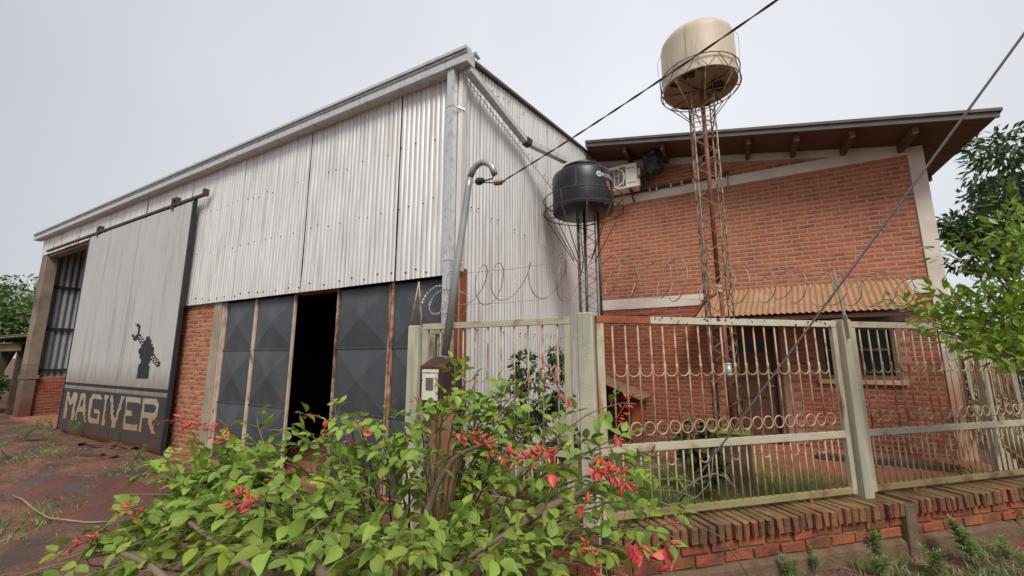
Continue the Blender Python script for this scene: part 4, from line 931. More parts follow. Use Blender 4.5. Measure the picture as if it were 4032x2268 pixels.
# ---------------------------------------------------------------- meter box, service pole and cables
MB = thing('meter_pillar', (-2.27, 2.92, 0), 'rusty gabled meter box with peeling white door on rough brown pillar', 'meter box')
bm = B(); pts_ = []
levels = []
rnd = random.Random(31)
for i in range(13):
    z = 1.20*i/12; w = .115+.008*math.sin(i*1.7); levels.append([bm.verts.new((-2.215+sx*(w+rnd.uniform(-.006, .006)), 2.925+sy_*(w+rnd.uniform(-.006, .006)), z)) for sx, sy_ in ((-1, -.8), (-.8, -1), (.8, -1), (1, -.8), (1, .8), (.8, 1), (-.8, 1), (-1, .8))])
for a, b in zip(levels[:-1], levels[1:]):
    for k in range(8): bm.faces.new((a[k], a[(k+1) % 8], b[(k+1) % 8], b[k]))
fixn(bm); O('pillar', bm, 'pillar_raw', MB)
mbx0, mbx1, mby0, mby1 = -2.39, -2.155, 2.75, 3.08
bm = B(); prism(bm, [(mby0, 1.19), (mby0+.04, 1.14), (mby1-.04, 1.14), (mby1, 1.19), (mby1, 1.50), ((mby0+mby1)/2+.02, 1.595), (mby0, 1.515)], mbx0, mbx1, lambda u, v, w: (w, u, v)); fixn(bm); bevel(bm, .006); O('case', bm, 'meter_case', MB)
MD = None
bm = B(); prism(bm, [(mbx0+.035, 1.235), (mbx1-.035, 1.235), (mbx1-.035, 1.455), (mbx0+.035, 1.455)], mby0-.008, mby0+.002, lambda u, v, w: (u, w, v)); prism(bm, [(mbx0+.028, 1.462), (mbx1-.03, 1.462), (mbx1-.032, 1.488), (mbx0+.03, 1.488)], mby0-.008, mby0+.002, lambda u, v, w: (u, w, v)); fixn(bm); MD = O('meter_door', bm, 'meter_white', MB, kind=None)
bm = B(); box(bm, (mbx0+.08, mby0-.014, 1.32), (mbx1-.08, mby0-.0085, 1.415)); fixn(bm); O('window', bm, 'meter_grey', MD)
bm = B(); box(bm, (mbx0+.078, mby0-.016, 1.418), (mbx1-.078, mby0-.0085, 1.438)); fixn(bm); O('window_frame', bm, 'ac_white', MD)
PL = thing('service_pole', (-2.27, 2.95, 1.58), 'galvanised hook-topped service pole leaning above the meter box', 'pole')
Yp = 2.95
pp = [at_y(1752, 1400, Yp), at_y(1800, 1050, Yp), at_y(1838, 780, Yp)]
hook = [(1843, 740), (1850, 700), (1863, 668), (1880, 648), (1902, 638), (1925, 645), (1940, 662), (1947, 686)]
bm = B(); tube(bm, pp+[at_y(x, y, Yp) for x, y in hook[:2]], [.036, .034, .031, .030, .030], 12); O('shaft', bm, 'pole_galv', PL)
bm = B(); tube(bm, [at_y(x, y, Yp) for x, y in hook[1:]], .030, 12); O('hook', bm, 'pole_galv', PL)
def sag(a, b, d, n=30): return [a.lerp(b, i/n)-Vector((0, 0, d*4*(i/n)*(1-i/n))) for i in range(n+1)]
OC = thing('overhead_cable', at_y(1960, 718, Yp), 'dark twisted overhead cable crossing the sky to the hooked pole', 'cable')
ins = at_y(1975, 716, Yp); far = at_depth(3330, -190, 1.85)
path = sag(ins, far, .03, 90)+[far+(far-ins)*(k/8) for k in range(1, 65)]
for ph in (0, math.pi):
    bm = B(); tube(bm, [p+Vector((.0, .0036*math.cos(i*.55+ph), .0036*math.sin(i*.55+ph))) for i, p in enumerate(path)], .0038, 5); O('strand', bm, 'cable', OC)
bm = B(); bmesh.ops.create_icosphere(bm, subdivisions=2, radius=.042)
for v in bm.verts: v.co = Vector((v.co.x*1.25, v.co.y*.8, v.co.z*.85))*(1+.15*math.sin(v.co.x*90)*math.cos(v.co.z*70))+at_y(1890, 713, Yp)
O('taped_joint', bm, 'tape', OC)
bm = B(); tube(bm, [at_y(1946, 688, Yp), at_y(1938, 704, Yp), at_y(1905, 712, Yp)], .007, 6); tube(bm, [at_y(1905, 718, Yp), at_y(1945, 720, Yp), at_y(1990, 712, Yp)], .006, 6); tube(bm, [at_y(1862, 708, Yp), at_y(1872, 716, Yp), at_y(1858, 720, Yp)], .0025, 5); O('cable_tail', bm, 'cable', OC)
a_, b_ = at_y(1947, 717, Yp), at_y(1981, 712, Yp)
bm = B(); rbar(bm, a_, b_, .035, .018); O('copper_clamp', bm, 'copper', OC)
bm = B(); rbar(bm, a_-Vector((0, 0, .022)), b_-Vector((.01, 0, .020)), .028, .016); O('clamp_base', bm, 'wood_dark', OC)
bm = B(); tube(bm, sag(at_depth(2668, 1985, 3.25), at_depth(4420, -400, 1.9), .01, 30)+[at_depth(4420, -400, 1.9)+(at_depth(4420, -400, 1.9)-at_depth(2668, 1985, 3.25))*k for k in (1, 2)], .0068, 7); O('stay_cable', bm, 'cable_grey', None, 'straight grey stay cable slanting across the house from lower middle to top right', 'cable')
CL = thing('loose_cable', at_depth(2700, 1940, 3.0), 'loose grey cable loops hanging by the fence bars above the shrub', 'cable')
bm = B(); tube(bm, [at_depth(x, y, 2.9) for x, y in ((2640, 1975), (2700, 1920), (2760, 1880), (2820, 1864), (2850, 1875), (2880, 1905), (2905, 1935))], .005, 5); O('loop', bm, 'cable_grey', CL)
bm = B(); tube(bm, [at_depth(x, y, 2.95) for x, y in ((2600, 2000), (2680, 1980), (2745, 1955), (2785, 1915), (2803, 1870), (2806, 1800))], .0045, 5); O('loop', bm, 'cable_grey', CL)
bm = B(); tube(bm, [at_depth(x, y, 2.3) for x, y in ((2640, 1990), (2740, 2060), (2830, 2110), (2890, 2180), (2960, 2290))], .0035, 5); O('dry_stem', bm, 'twig', None, 'thin dry stem arching over the low wall from the shrub', 'twig')

# shelter with tin lid by the house wall, white post stub
SH = thing('small_shelter', (-2.1, 8.2, 0), 'low brick shelter with slanted tin lid against the house wall, behind gate post', 'shelter')
bm = B(); box(bm, (-2.48, 8.0, 0), (-2.36, 8.7, 1.0)); box(bm, (-1.80, 8.0, 0), (-1.70, 8.7, .72)); box(bm, (-2.36, 8.55, 0), (-1.8, 8.7, .85)); fixn(bm); O('shelter_wall', bm, 'brick_lower', SH, kind=None)
bm = B(); prism(bm, [(-2.52, 1.20), (-1.55, .80), (-1.55, .815), (-2.52, 1.215)], 7.7, 8.72, lambda u, v, w: (u, w, v)); fixn(bm); O('tin_lid', bm, 'tin_old', SH)
bm = B(); tube(bm, [FF(.16, -.25, .1), FF(.16, -.25, .93)], .045, 12); O('white_stub', bm, 'cream_post', None, 'short round white post stub right behind the rusty fence panel', 'post')
bm = B(); box(bm, (1.0, 8.02, -.0), (2.55, 8.16, .10)); fixn(bm); bevel(bm, .01); O('dark_strip', bm, 'bark_dark', None, 'long dark plank lying along the step under the house window', 'strip')  # low dark strip along the front of the step
for i, (x, y, w) in enumerate(((2.1, 7.9, .5), (1.2, 7.7, .35))):
    pass

# ---------------------------------------------------------------- things at the far left
SHD = thing('old_shed', (-21, 4.2, 0), 'old shed with layered rusty tin roof left of the warehouse', 'shed')
for i, (z, y0, mtn) in enumerate(((2.32, 4.6, 'tin_old'), (2.24, 4.4, 'galv_dark'), (2.02, 4.1, 'tin_old'))):
    corr_sheet('roof_sheet', mtn, SHD, lambda x, y, o, z=z: Vector((x, y, z+.05*(y-4)+o)), -23.5+.4*i, -18.1, lambda x, y0=y0: y0-.6, lambda x: 6.5, pitch=.2, amp=.02, seg=4)
bm = B(); box(bm, (-23, 3.62, 1.78), (-18.2, 3.70, 2.02)); fixn(bm); O('shed_beam', bm, 'tin_old', SHD)
for X in (-18.5, -20.2, -22.4):
    bm = B(); box(bm, (X-.07, 3.7, 0), (X+.07, 3.84, 2.0)); fixn(bm); O('shed_post', bm, 'bark_dark', SHD)
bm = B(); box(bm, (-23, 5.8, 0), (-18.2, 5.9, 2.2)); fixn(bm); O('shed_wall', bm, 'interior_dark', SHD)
YB = thing('yellow_rack', (-17.9, 3.2, 0), 'tilted yellow painted frame leaning in front of the old shed', 'frame')
for a, b in (((30, 1372), (2, 1440)), ((14, 1385), (-25, 1480))):
    bm = B(); rbar(bm, at_depth(a[0], a[1], 15.5), at_depth(b[0], b[1]+40, 15.5), .12, .08); O('frame_bar', bm, 'yellow_paint', YB)
bm = B(); rbar(bm, at_depth(34, 1368, 15.5), at_depth(-10, 1380, 15.5), .12, .18); O('frame_head', bm, 'yellow_paint', YB)
# broken tiles near the sliding door
rnd = random.Random(40)
for i, (px, py, w, d, lb_) in enumerate(((400, 1765, .55, .10, 'broken slab in the mud in the middle of the slab heap by the sliding door'), (350, 1790, .6, .12, 'broken slab lying nearest the wet mud at the left of the slab heap'), (430, 1792, .5, .10, 'broken slab nearest the wet mud at the right of the slab heap'), (470, 1757, .45, .16, 'wide broken slab under the weed at the middle of the sliding door'), (320, 1745, .35, .1, 'small broken slab farthest left, close to the sliding door'), (505, 1765, .3, .12, 'short broken slab farthest right, near the sliding door edge'))):
    p = at_z(px, py, 0); bm = B()
    box(bm, (-w/2, -d/2, 0), (w/2, d/2, .035)); fixn(bm)
    for v in bm.verts: v.co.x += rnd.uniform(-.04, .04); v.co.y += rnd.uniform(-.02, .02)
    bm.transform(Matrix.Translation(p+Vector((0, 0, .01+gz(p.x, p.y)))) @ Matrix.Rotation(rnd.uniform(-.3, .3), 4, 'Z') @ Matrix.Rotation(rnd.uniform(-.05, .12), 4, 'X'))
    O('broken_plank', bm, 'tile_frag', None, lb_, 'slab', 'broken slabs in the mud')
bm = B(); pts = [at_z(x, y, .0) for x, y in ((48, 1955), (85, 1990), (130, 2025), (190, 2052), (260, 2065), (340, 2066), (430, 2058))]
tube(bm, [p+Vector((0, 0, .045+gz(p.x, p.y)+.015*math.sin(i*.9))) for i, p in enumerate(pts)], .007, 6); O('bent_stick', bm, 'straw', None, 'long thin bent stick lying on the mud at lower left', 'stick')

# ---------------------------------------------------------------- plants
def leaf_geo(L_, W_, fold=.25, curl=.15, rows=6, wavy=.0, prof=None):
    prof = prof or [(0, .06), (.16, .62), (.36, .97), (.56, 1.0), (.76, .74), (.90, .36), (1, .0)]
    V, F = [], []
    for i, (t, w) in enumerate(prof):
        z = -curl*L_*t*t; hw = W_/2*w
        for sgn in (-1, 0, 1): V.append(Vector((L_*t, sgn*hw, z+(abs(sgn)*hw*fold)+wavy*W_*math.sin(i*2.1+sgn))))
    for i in range(len(prof)-1):
        a = 3*i; F += [(a, a+3, a+4, a+1), (a+1, a+4, a+5, a+2)]
    return V, F
def leaf_mesh(name, geo, mt):
    me = bpy.data.meshes.new(name); me.from_pydata([tuple(v) for v in geo[0]], [], geo[1]); me.materials.append(MATS[mt])
    me.polygons.foreach_set('use_smooth', [True]*len(me.polygons)); return me
class Mass:
    def __init__(s): s.V, s.F = [], []
    def add(s, geo, M_):
        n = len(s.V); s.V += [tuple(M_ @ v) for v in geo[0]]; s.F += [tuple(i+n for i in f) for f in geo[1]]
    def build(s, name, mt, parent, **k):
        me = bpy.data.meshes.new(name); me.from_pydata(s.V, [], s.F); me.materials.append(MATS[mt])
        me.polygons.foreach_set('use_smooth', [True]*len(me.polygons))
        o = bpy.data.objects.new(name, me); COL.objects.link(o)
        if parent is not None: o.parent = parent; o.matrix_parent_inverse = Matrix.Translation(-parent_loc(parent))
        return props(o, **k)
def frame(p, d, up=Vector((0, 0, 1)), roll=0.0, s=1.0):
    d = d.normalized(); y = up.cross(d)
    if y.length < 1e-4: y = Vector((0, 1, 0))
    y.normalize(); z = d.cross(y)
    m = Matrix((d, y, z)).transposed().to_4x4() @ Matrix.Rotation(roll, 4, 'X')
    return Matrix.Translation(p) @ m @ Matrix.Diagonal((s, s, s, 1))
def rv(rnd, a=1.0): return Vector((rnd.uniform(-a, a), rnd.uniform(-a, a), rnd.uniform(-a, a)))
def bez(p0, p1, p2, p3, n):
    return [p0*(1-t)**3+p1*3*t*(1-t)**2+p2*3*t*t*(1-t)+p3*t**3 for t in [i/n for i in range(n+1)]]

# the coral tree in the foreground
rnd = random.Random(77)
CT = thing('coral_shrub', at_z(1600, 2450, 0), 'big foreground coral shrub with round green leaves and red flower clusters', 'shrub')
ROOTP = at_z(1600, 2450, -.05)
LG = [leaf_geo(.094, .058, f, c, wavy=w, prof=[(0, .05), (.14, .66), (.34, 1.0), (.54, .95), (.74, .64), (.89, .26), (1, .0)]) for f, c, w in ((.35, .12, .03), (.12, .30, .02), (.55, .2, .04), (.2, -.12, .03), (.42, .38, .05))]
LM = [leaf_mesh('leaf', g, 'leaf') for g in LG]; LMY = [leaf_mesh('leaf', g, 'leaf_young') for g in LG[:2]]
leaves = []      # (matrix, kind)
tips = [  # px, py, depth at the tip, leafiness
 (1780, 1530, 2.25, 0.45), (1840, 1500, 2.3, 0.4), (1730, 1610, 2.2, 0.5), (150, 2240, 1.55, 0.35), (300, 2170, 1.6, 0.4), (420, 2110, 1.6, 0.45), (520, 2010, 1.7, 0.45), (480, 1950, 1.85, 0.35), (560, 1900, 1.95, 0.45), (700, 2060, 1.55, 0.45), (600, 2120, 1.5, 0.5), (820, 2000, 1.6, 0.4), (900, 2180, 1.35, 0.4), (1880, 1585, 2.3, 0.6), (1960, 1545, 2.3, 0.55), (2050, 1545, 2.3, 0.55), (2130, 1590, 2.25, 0.6), (2210, 1640, 2.2, 0.6), (2600, 1690, 2.1, 0.35), (2690, 1830, 2.0, 0.5), (2740, 1960, 1.9, 0.55), (2760, 2070, 1.8, 0.5), (2620, 1850, 1.95, 0.55), (1680, 1720, 2.15, 0.6), (1480, 1660, 2.2, 0.5), (60, 2277, 1.5, 0.34), (230, 2205, 1.55, 0.41), (420, 2055, 1.7, 0.48), (330, 2145, 1.6, 0.55), (560, 2245, 1.35, 0.82), (300, 2277, 1.4, 0.61), (760, 2215, 1.35, 0.89), (480, 2165, 1.5, 0.75), (545, 1855, 2.1, 0.57), (620, 1800, 2.15, 0.57), (700, 1755, 2.25, 0.4), (640, 1945, 1.9, 0.46), (620, 1905, 2.0, 0.74), (860, 1755, 2.15, 0.63), (960, 1815, 2.0, 0.69), (1100, 1755, 2.15, 0.57), (800, 1885, 1.9, 0.74), (720, 1845, 2.05, 0.74), (1050, 1695, 2.3, 0.34), (1190, 1705, 2.2, 0.46), (1330, 1665, 2.2, 0.46), (1420, 1695, 2.15, 0.57), (1500, 1755, 2.1, 0.62), (1260, 1795, 2.05, 0.69), (1350, 1905, 1.8, 0.69), (1180, 1915, 1.7, 0.69), (930, 1985, 1.55, 0.57), (850, 2115, 1.4, 0.75), (1030, 2235, 1.25, 0.75), (1200, 2095, 1.4, 0.82), (1290, 2255, 1.2, 0.89), (1450, 2165, 1.35, 0.75), (1520, 2275, 1.2, 0.74), (1700, 2215, 1.35, 0.68), (1900, 2255, 1.3, 0.74), (2060, 2165, 1.5, 0.62), (1600, 1690, 2.2, 0.62), (1870, 1690, 2.2, 0.52), (1960, 1615, 2.3, 0.52), (1610, 1835, 1.95, 0.57), (2150, 1495, 2.35, 0.18), (2060, 1695, 2.15, 0.52), (2180, 1715, 2.1, 0.52), (2040, 1845, 1.9, 0.52), (2250, 1615, 2.3, 0.26), (2340, 1745, 2.0, 0.52), (2280, 1845, 1.9, 0.57), (2380, 1935, 1.85, 0.57), (2470, 1755, 2.0, 0.36), (2500, 1585, 2.15, 0.36), (2520, 1915, 1.8, 0.62), (2560, 2005, 1.75, 0.62), (2660, 1995, 1.85, 0.52), (2690, 2125, 1.7, 0.56), (2600, 2215, 1.55, 0.5), (2500, 2275, 1.45, 0.56), (2350, 2235, 1.5, 0.5), (2200, 2245, 1.45, 0.62), (2300, 2065, 1.7, 0.68), (2150, 2015, 1.75, 0.62), (2450, 2135, 1.65, 0.62), (2750, 1905, 2.1, 0.18), (1980, 1965, 1.75, 0.52), (1850, 2075, 1.55, 0.56), (1880, 1500, 2.35, 0.2), (1640, 1630, 2.2, 0.25)]
def bare_branch(pts, r0, r1, mt='bark_green', name='branch'):
    n = len(pts); bm = B(); tube(bm, pts, [r0+(r1-r0)*i/(n-1) for i in range(n)], 7); return O(name, bm, mt, CT)
fans = [ROOTP+Vector((-.12, -.05, 0)), ROOTP+Vector((.05, .03, 0)), ROOTP+Vector((.18, .0, 0)), ROOTP+Vector((-.03, .1, 0))]
def compound(p, d, sc, young=False):
    # petiole with three leaflets
    d = d.normalized(); L_ = rnd.uniform(.045, .095)*sc; e = p+d*L_
    petioles.append((p, e)); up = (Vector((0, 0, 1))+rv(rnd, .55)).normalized()
    s = sc*rnd.uniform(.72, 1.12)*(1.04 if (p-EYE).length < 1.9 else .80)
    side = d.cross(up).normalized()
    for dd in (d+Vector((0, 0, -.25)), d*.25+side+Vector((0, 0, -.1)), d*.25-side+Vector((0, 0, -.1))):
        dd = (dd+rv(rnd, .28)).normalized(); off = .0 if dd.dot(d) < .6 else .018*sc
        leaves.append((frame(e+d*off, dd, up, rnd.uniform(-.5, .5), s), young))
petioles = []; paths = []
for i, (px, py, dp, lf) in enumerate(tips):
    if px < 900 and py > 1850: lf *= 1.7
    if 1150 < px < 2050 and py > 1880: lf *= .75
    tip = at_depth(px, py, dp); r0 = min(fans, key=lambda f: abs((f-tip).dot(RIGHT)-.0)+rnd.uniform(0, .2))
    mid = ROOTP.lerp(tip, .45); hgt = max(.35, tip.z*.75)
    p1 = Vector((r0.x+(tip.x-r0.x)*.25, r0.y+(tip.y-r0.y)*.2, hgt*.55))+rv(rnd, .08)
    p2 = Vector((r0.x+(tip.x-r0.x)*.65, r0.y+(tip.y-r0.y)*.65, tip.z+rnd.uniform(-.12, .10)))+rv(rnd, .06)
    pts = bez(r0, p1, p2, tip, 22); pts = [p+rv(rnd, .006) for p in pts]; paths.append(pts)
    bare_branch(pts, rnd.uniform(.008, .013), .0022, 'bark_green' if i % 3 else 'twig')
    ln = sum((b-a).length for a, b in zip(pts[:-1], pts[1:])); k = 0
    for j in range(8, 22):
        p, d = pts[j], (pts[j+1]-pts[j-1]).normalized()
        nl = lf*(.85 if j < 13 else 1.6)
        while nl > 0:
            if rnd.random() < nl:
                k += 1; az = k*2.4+rnd.uniform(-.5, .5); u = d.orthogonal().normalized(); u = (Matrix.Rotation(az, 3, d) @ u)
                compound(p+rv(rnd, .01), (u+d*.5+Vector((0, 0, .35))), 1.0 if j < 19 else .85, j > 20 and rnd.random() < .4)
            nl -= 1
    # side twigs
    for j in range(9, 21, 3):
        if rnd.random() < .55*lf:
            p, d = pts[j], (pts[j+1]-pts[j-1]).normalized(); u = (Matrix.Rotation(rnd.uniform(0, 6.28), 3, d) @ d.orthogonal().normalized())
            L_ = rnd.uniform(.12, .26); q = p+(u+d*.8+Vector((0, 0, .25))).normalized()*L_
            tw = bez(p, p.lerp(q, .3)+rv(rnd, .02), p.lerp(q, .7)+rv(rnd, .02), q, 6); paths.append(tw)
            bm = B(); tube(bm, tw, [.004, .0037, .0034, .003, .0027, .0024, .002], 5); O('twig', bm, 'bark_green', CT)
            for a in range(2, 7):
                if rnd.random() < .8: dd = (tw[a]-tw[a-1]).normalized(); compound(tw[a], (Matrix.Rotation(a*2.4, 3, dd) @ dd.orthogonal().normalized())+dd*.6+Vector((0, 0, .3)), .95, a == 6 and rnd.random() < .5)
# keep a few windows open, as in the photograph: do not let leaves crowd against the lens
leaves = [l for l in leaves if (l[0].translation-EYE).dot(FWD) > .95]
def pruned(M_):   # the shrub has been cut back in places, so posts, doors and soil show between its stems
    v = M_.translation-EYE; d = v.dot(FWD); x = 2016+FPX*v.dot(RIGHT)/d; y = 1134-FPX*v.dot(UP)/d
    w = ((1670, 1810, 1640, 2080, .8), (1140, 1320, 1760, 1860, .7), (900, 1260, 1930, 2060, .45), (2120, 2330, 1900, 2090, .5), (1850, 2120, 1930, 2080, .5), (560, 760, 2150, 2268, .4))
    return any(a < x < b and c < y < e and rnd.random() < p for a, b, c, e, p in w)
leaves = [l for l in leaves if not pruned(l[0])]
leaves.sort(key=lambda l: (l[0].translation-EYE).length if abs((l[0].translation-EYE).dot(RIGHT)) < 1.35*(l[0].translation-EYE).dot(FWD) and (l[0].translation-EYE).dot(UP) > -.74*(l[0].translation-EYE).dot(FWD) else 99)
ms, msy = Mass(), Mass()
for i, (M_, y) in enumerate(leaves):
    if i < 300:
        me = (LMY if y else LM)[i % (2 if y else 5)]
        o = bpy.data.objects.new('leaf', me); COL.objects.link(o); o.parent = CT; o.matrix_parent_inverse = Matrix.Translation(-parent_loc(CT)); o.matrix_basis = M_
    else: (msy if y else ms).add(LG[i % (2 if y else 5)], M_)
ms.build('foliage', 'leaf', CT, kind='stuff'); msy.build('young_foliage', 'leaf_young', CT, kind='stuff')
bm = B()
for a, b in petioles: tube(bm, [a, b], [.0016, .0012], 4, caps=False)
O('petioles', bm, 'bark_green', CT, kind='stuff')
# thick woody stems
for pl, r0, r1 in (([(1330, 2330, 1.35), (1200, 2170, 1.5), (1060, 2040, 1.75), (980, 1960, 1.95)], .022, .012),
                   ([(1830, 2330, 1.75), (1900, 2190, 1.8), (2010, 2080, 1.88), (2150, 2000, 1.95), (2380, 1900, 2.05)], .030, .016),
                   ([(1650, 2120, 2.1), (1720, 1900, 2.1), (1800, 1790, 2.1), (1960, 1730, 2.05)], .022, .008),
                   ([(1500, 2330, 1.6), (1700, 2290, 1.65), (1900, 2160, 1.7), (2010, 2090, 1.72)], .012, .008),
                   ([(700, 2330, 1.3), (600, 2230, 1.38), (480, 2180, 1.45)], .013, .008), ([(1120, 2330, 1.3), (800, 2100, 1.5), (690, 2010, 1.6)], .010, .006)):
    ctrl = [at_depth(*c) for c in pl]; pts = []
    for q in range(len(ctrl)-1):
        for t in range(6): pts.append(ctrl[q].lerp(ctrl[q+1], t/6)+rv(rnd, .004))
    pts.append(ctrl[-1])
    for _ in range(3): pts = [pts[0]]+[(pts[z-1]+pts[z]*2+pts[z+1])/4 for z in range(1, len(pts)-1)]+[pts[-1]]
    bare_branch(pts, r0, r1, 'bark', 'woody_branch')
# flowers
def bud_mesh(L_, r, bend, mt='flower'):
    bm = B(); tube(bm, [Vector((L_*t, 0, bend*L_*t*t)) for t in (0, .12, .35, .6, .85, 1)], [r*.45, r*.8, r, r*.9, r*.5, r*.08], 6); me = bpy.data.meshes.new('flower_bud'); bm.to_mesh(me); bm.free(); me.materials.append(MATS[mt]); return me
BUD = [bud_mesh(.042, .0082, .15), bud_mesh(.034, .007, .3), bud_mesh(.050, .0088, -.12)]
BUDS = [bud_mesh(.016, .0035, .1), bud_mesh(.012, .003, .1)]
PET = leaf_mesh('flower_petal', leaf_geo(.055, .036, .9, .3), 'flower_open')
nfl = 0
def place(name, me, M_, parent):
    o = bpy.data.objects.new(name, me); COL.objects.link(o); o.parent = parent; o.matrix_parent_inverse = Matrix.Translation(-parent_loc(parent)); o.matrix_basis = M_; return o
def raceme(path, n, sc=1.0, small=0.25, petals=0, spread=.5):
    n = max(n, int(n*1.15))
    pts = [at_depth(*c) for c in path]; fine = []
    for a, b in zip(pts[:-1], pts[1:]): fine += [a.lerp(b, t/6) for t in range(6)]
    fine.append(pts[-1]); bm = B(); tube(bm, fine, [.0035-.0022*i/len(fine) for i in range(len(fine))], 5); st = O('flower_stem', bm, 'calyx', CT)
    for i in range(n):
        t = (i+.5)/n; q = t*(len(fine)-1); j = int(q); p = fine[j].lerp(fine[min(j+1, len(fine)-1)], q-j); d = (fine[min(j+1, len(fine)-1)]-fine[max(j-1, 0)]).normalized()
        u = Matrix.Rotation(rnd.uniform(0, 6.28), 3, d) @ d.orthogonal().normalized(); dd = (u+d*spread+Vector((0, 0, -.15))+rv(rnd, .2)).normalized()
        tiny = t > 1-small
        base = p+dd*(.012 if tiny else .02)*sc
        place('flower_bud', rnd.choice(BUDS if tiny else BUD), frame(base, dd, Vector((0, 0, 1)), rnd.uniform(0, 6), sc*rnd.uniform(.75, 1.1)), st)
    for i in range(petals):
        p = rnd.choice(fine[:max(2, len(fine)//2)]); place('flower_petal', PET, frame(p+rv(rnd, .015), (rv(rnd)+Vector((0, 0, -.9))).normalized(), Vector((0, 1, .2)), rnd.uniform(0, 6), sc), st)
raceme([(2320, 1840, 1.72), (2380, 1850, 1.7), (2440, 1880, 1.7), (2500, 1930, 1.72)], 42, 1.0, .2, 2)
raceme([(2200, 1770, 1.85), (2120, 1800, 1.85), (2040, 1810, 1.85), (1975, 1790, 1.85)], 30, .95, .1, 3)
raceme([(1800, 1710, 2.0), (1870, 1725, 2.0), (1920, 1750, 2.0), (1945, 1800, 2.0)], 24, .9, .15, 2)
raceme([(900, 1740, 2.1), (840, 1700, 2.1), (760, 1650, 2.15), (680, 1655, 2.2), (600, 1662, 2.2)], 28, .95, .42)
raceme([(1010, 1995, 1.5), (960, 1975, 1.5), (905, 1965, 1.5)], 14, .9, .1, 1)
raceme([(560, 1985, 1.65), (500, 2010, 1.65), (430, 2010, 1.66)], 12, .8, .45, 1)
raceme([(400, 2110, 1.6), (320, 2140, 1.6), (240, 2180, 1.58), (120, 2240, 1.55)], 20, .55, .5)
raceme([(2420, 1660, 2.1), (2470, 1580, 2.12), (2510, 1530, 2.15), (2570, 1520, 2.15)], 20, .75, .5)
raceme([(2200, 1530, 2.3), (2160, 1450, 2.33), (2120, 1400, 2.35)], 10, .9, .4)
raceme([(1440, 1720, 2.1), (1420, 1680, 2.12), (1400, 1660, 2.15)], 5, .8, .2, 1)
raceme([(1280, 1700, 2.1), (1265, 1690, 2.1)], 3, .9, 0, 1); raceme([(1380, 1730, 2.1), (1372, 1725, 2.1)], 2, .9, 0, 1)
raceme([(1650, 1590, 2.2), (1630, 1560, 2.22)], 3, .7, .3)
raceme([(2330, 2300, 1.5), (2330, 2200, 1.52), (2330, 2110, 1.55)], 20, .75, .2)
raceme([(2500, 2120, 1.5), (2530, 2170, 1.5), (2560, 2230, 1.5)], 5, 1.1, 0, 3)
raceme([(2610, 2120, 1.5), (2640, 2190, 1.5), (2660, 2260, 1.5)], 5, 1.1, 0, 2)
raceme([(2240, 1580, 2.2), (2235, 1560, 2.2)], 1, 1, 0, 1); raceme([(2420, 1720, 1.95), (2450, 1730, 1.95)], 2, 1, 0, 3)
raceme([(2180, 1860, 1.8), (2160, 1900, 1.8)], 2, 1, 0, 2); raceme([(2300, 2010, 1.65), (2320, 2000, 1.65)], 2, 1, 0, 1)
raceme([(1260, 1640, 2.25), (1220, 1632, 2.28), (1180, 1650, 2.28)], 12, .6, 1.0)
raceme([(2690, 2060, 1.7), (2670, 2070, 1.7)], 2, .8, 0); raceme([(640, 1780, 2.1), (780, 1800, 2.1)], 5, .7, 0)

# generic leafy crown
def crown(name_parts, parent, centers, n, size, mt, seed, flat=.3, prof=None, shell=.55, droop=.3, kind='stuff', nm='crown'):
    rnd = random.Random(seed)
    G = [leaf_geo(size, size*.42, .3, c, prof=[(0, .1), (.3, .9), (.65, .85), (1, 0)]) for c in (.1, .3, .5)]
    m = Mass()
    for i in range(n):
        c, r = rnd.choices(centers, weights=[q[1][0]*q[1][1]*q[1][2] for q in centers])[0]
        d = rv(rnd).normalized(); k = (shell+(1-shell)*rnd.random())**.7*rnd.uniform(.8, 1.08)
        p = Vector(c)+Vector((d.x*r[0], d.y*r[1], d.z*r[2]))*k
        dd = (d+rv(rnd, .8)+Vector((0, 0, -droop))).normalized()
        m.add(rnd.choice(G), frame(p, dd, (Vector((0, 0, 1))+rv(rnd, .6)).normalized(), rnd.uniform(-.6, .6), rnd.uniform(.7, 1.25)))
    return m.build(nm, mt, parent, kind=kind)
def clumps(rnd, c, R_, n, r, up=1.0):
    out = []
    for _ in range(n):
        d = rv(rnd).normalized(); out.append((Vector(c)+Vector((d.x*R_[0], d.y*R_[1], d.z*R_[2]))*rnd.uniform(.35, 1), (r*rnd.uniform(.6, 1.2), r*rnd.uniform(.6, 1.2), r*rnd.uniform(.4, .75)*up)))
    return out
def tree(name, base, top, R_, label, n, size, mt, seed, cl=26, clr=.8, limbs=7, group=None, cat='tree', trunk_r=.16):
    rnd = random.Random(seed); t = thing(name, base, label, cat, group); base = Vector(base); top = Vector(top)
    bm = B(); tr = bez(base, base+Vector((0, 0, (top.z-base.z)*.4))+rv(rnd, .2), top-Vector((0, 0, R_[2]*.6)), top, 12); tube(bm, tr, [trunk_r*(1-.8*i/12) for i in range(13)], 8); O('trunk', bm, 'bark_dark', t)
    cs = clumps(rnd, top, R_, cl, clr)
    for i in range(limbs):
        c = cs[i % len(cs)][0]; s = tr[6+i % 5]; bm = B(); p = bez(s, s.lerp(c, .4)+Vector((0, 0, .1)), s.lerp(c, .7)+rv(rnd, .15), Vector(c), 8); tube(bm, p, [trunk_r*.35*(1-.85*k/8) for k in range(9)], 6); O('limb', bm, 'bark_dark', t)
    crown(None, t, cs, n, size, mt, seed+1)
    return t
tree('mango_tree', (6.9, 14.2, 0), (6.75, 13.6, 5.15), (2.0, 1.9, 1.55), 'dark dense tree rising behind the right side of the brick house', 9000, .17, 'leaf_far', 5, cl=34, clr=.72)
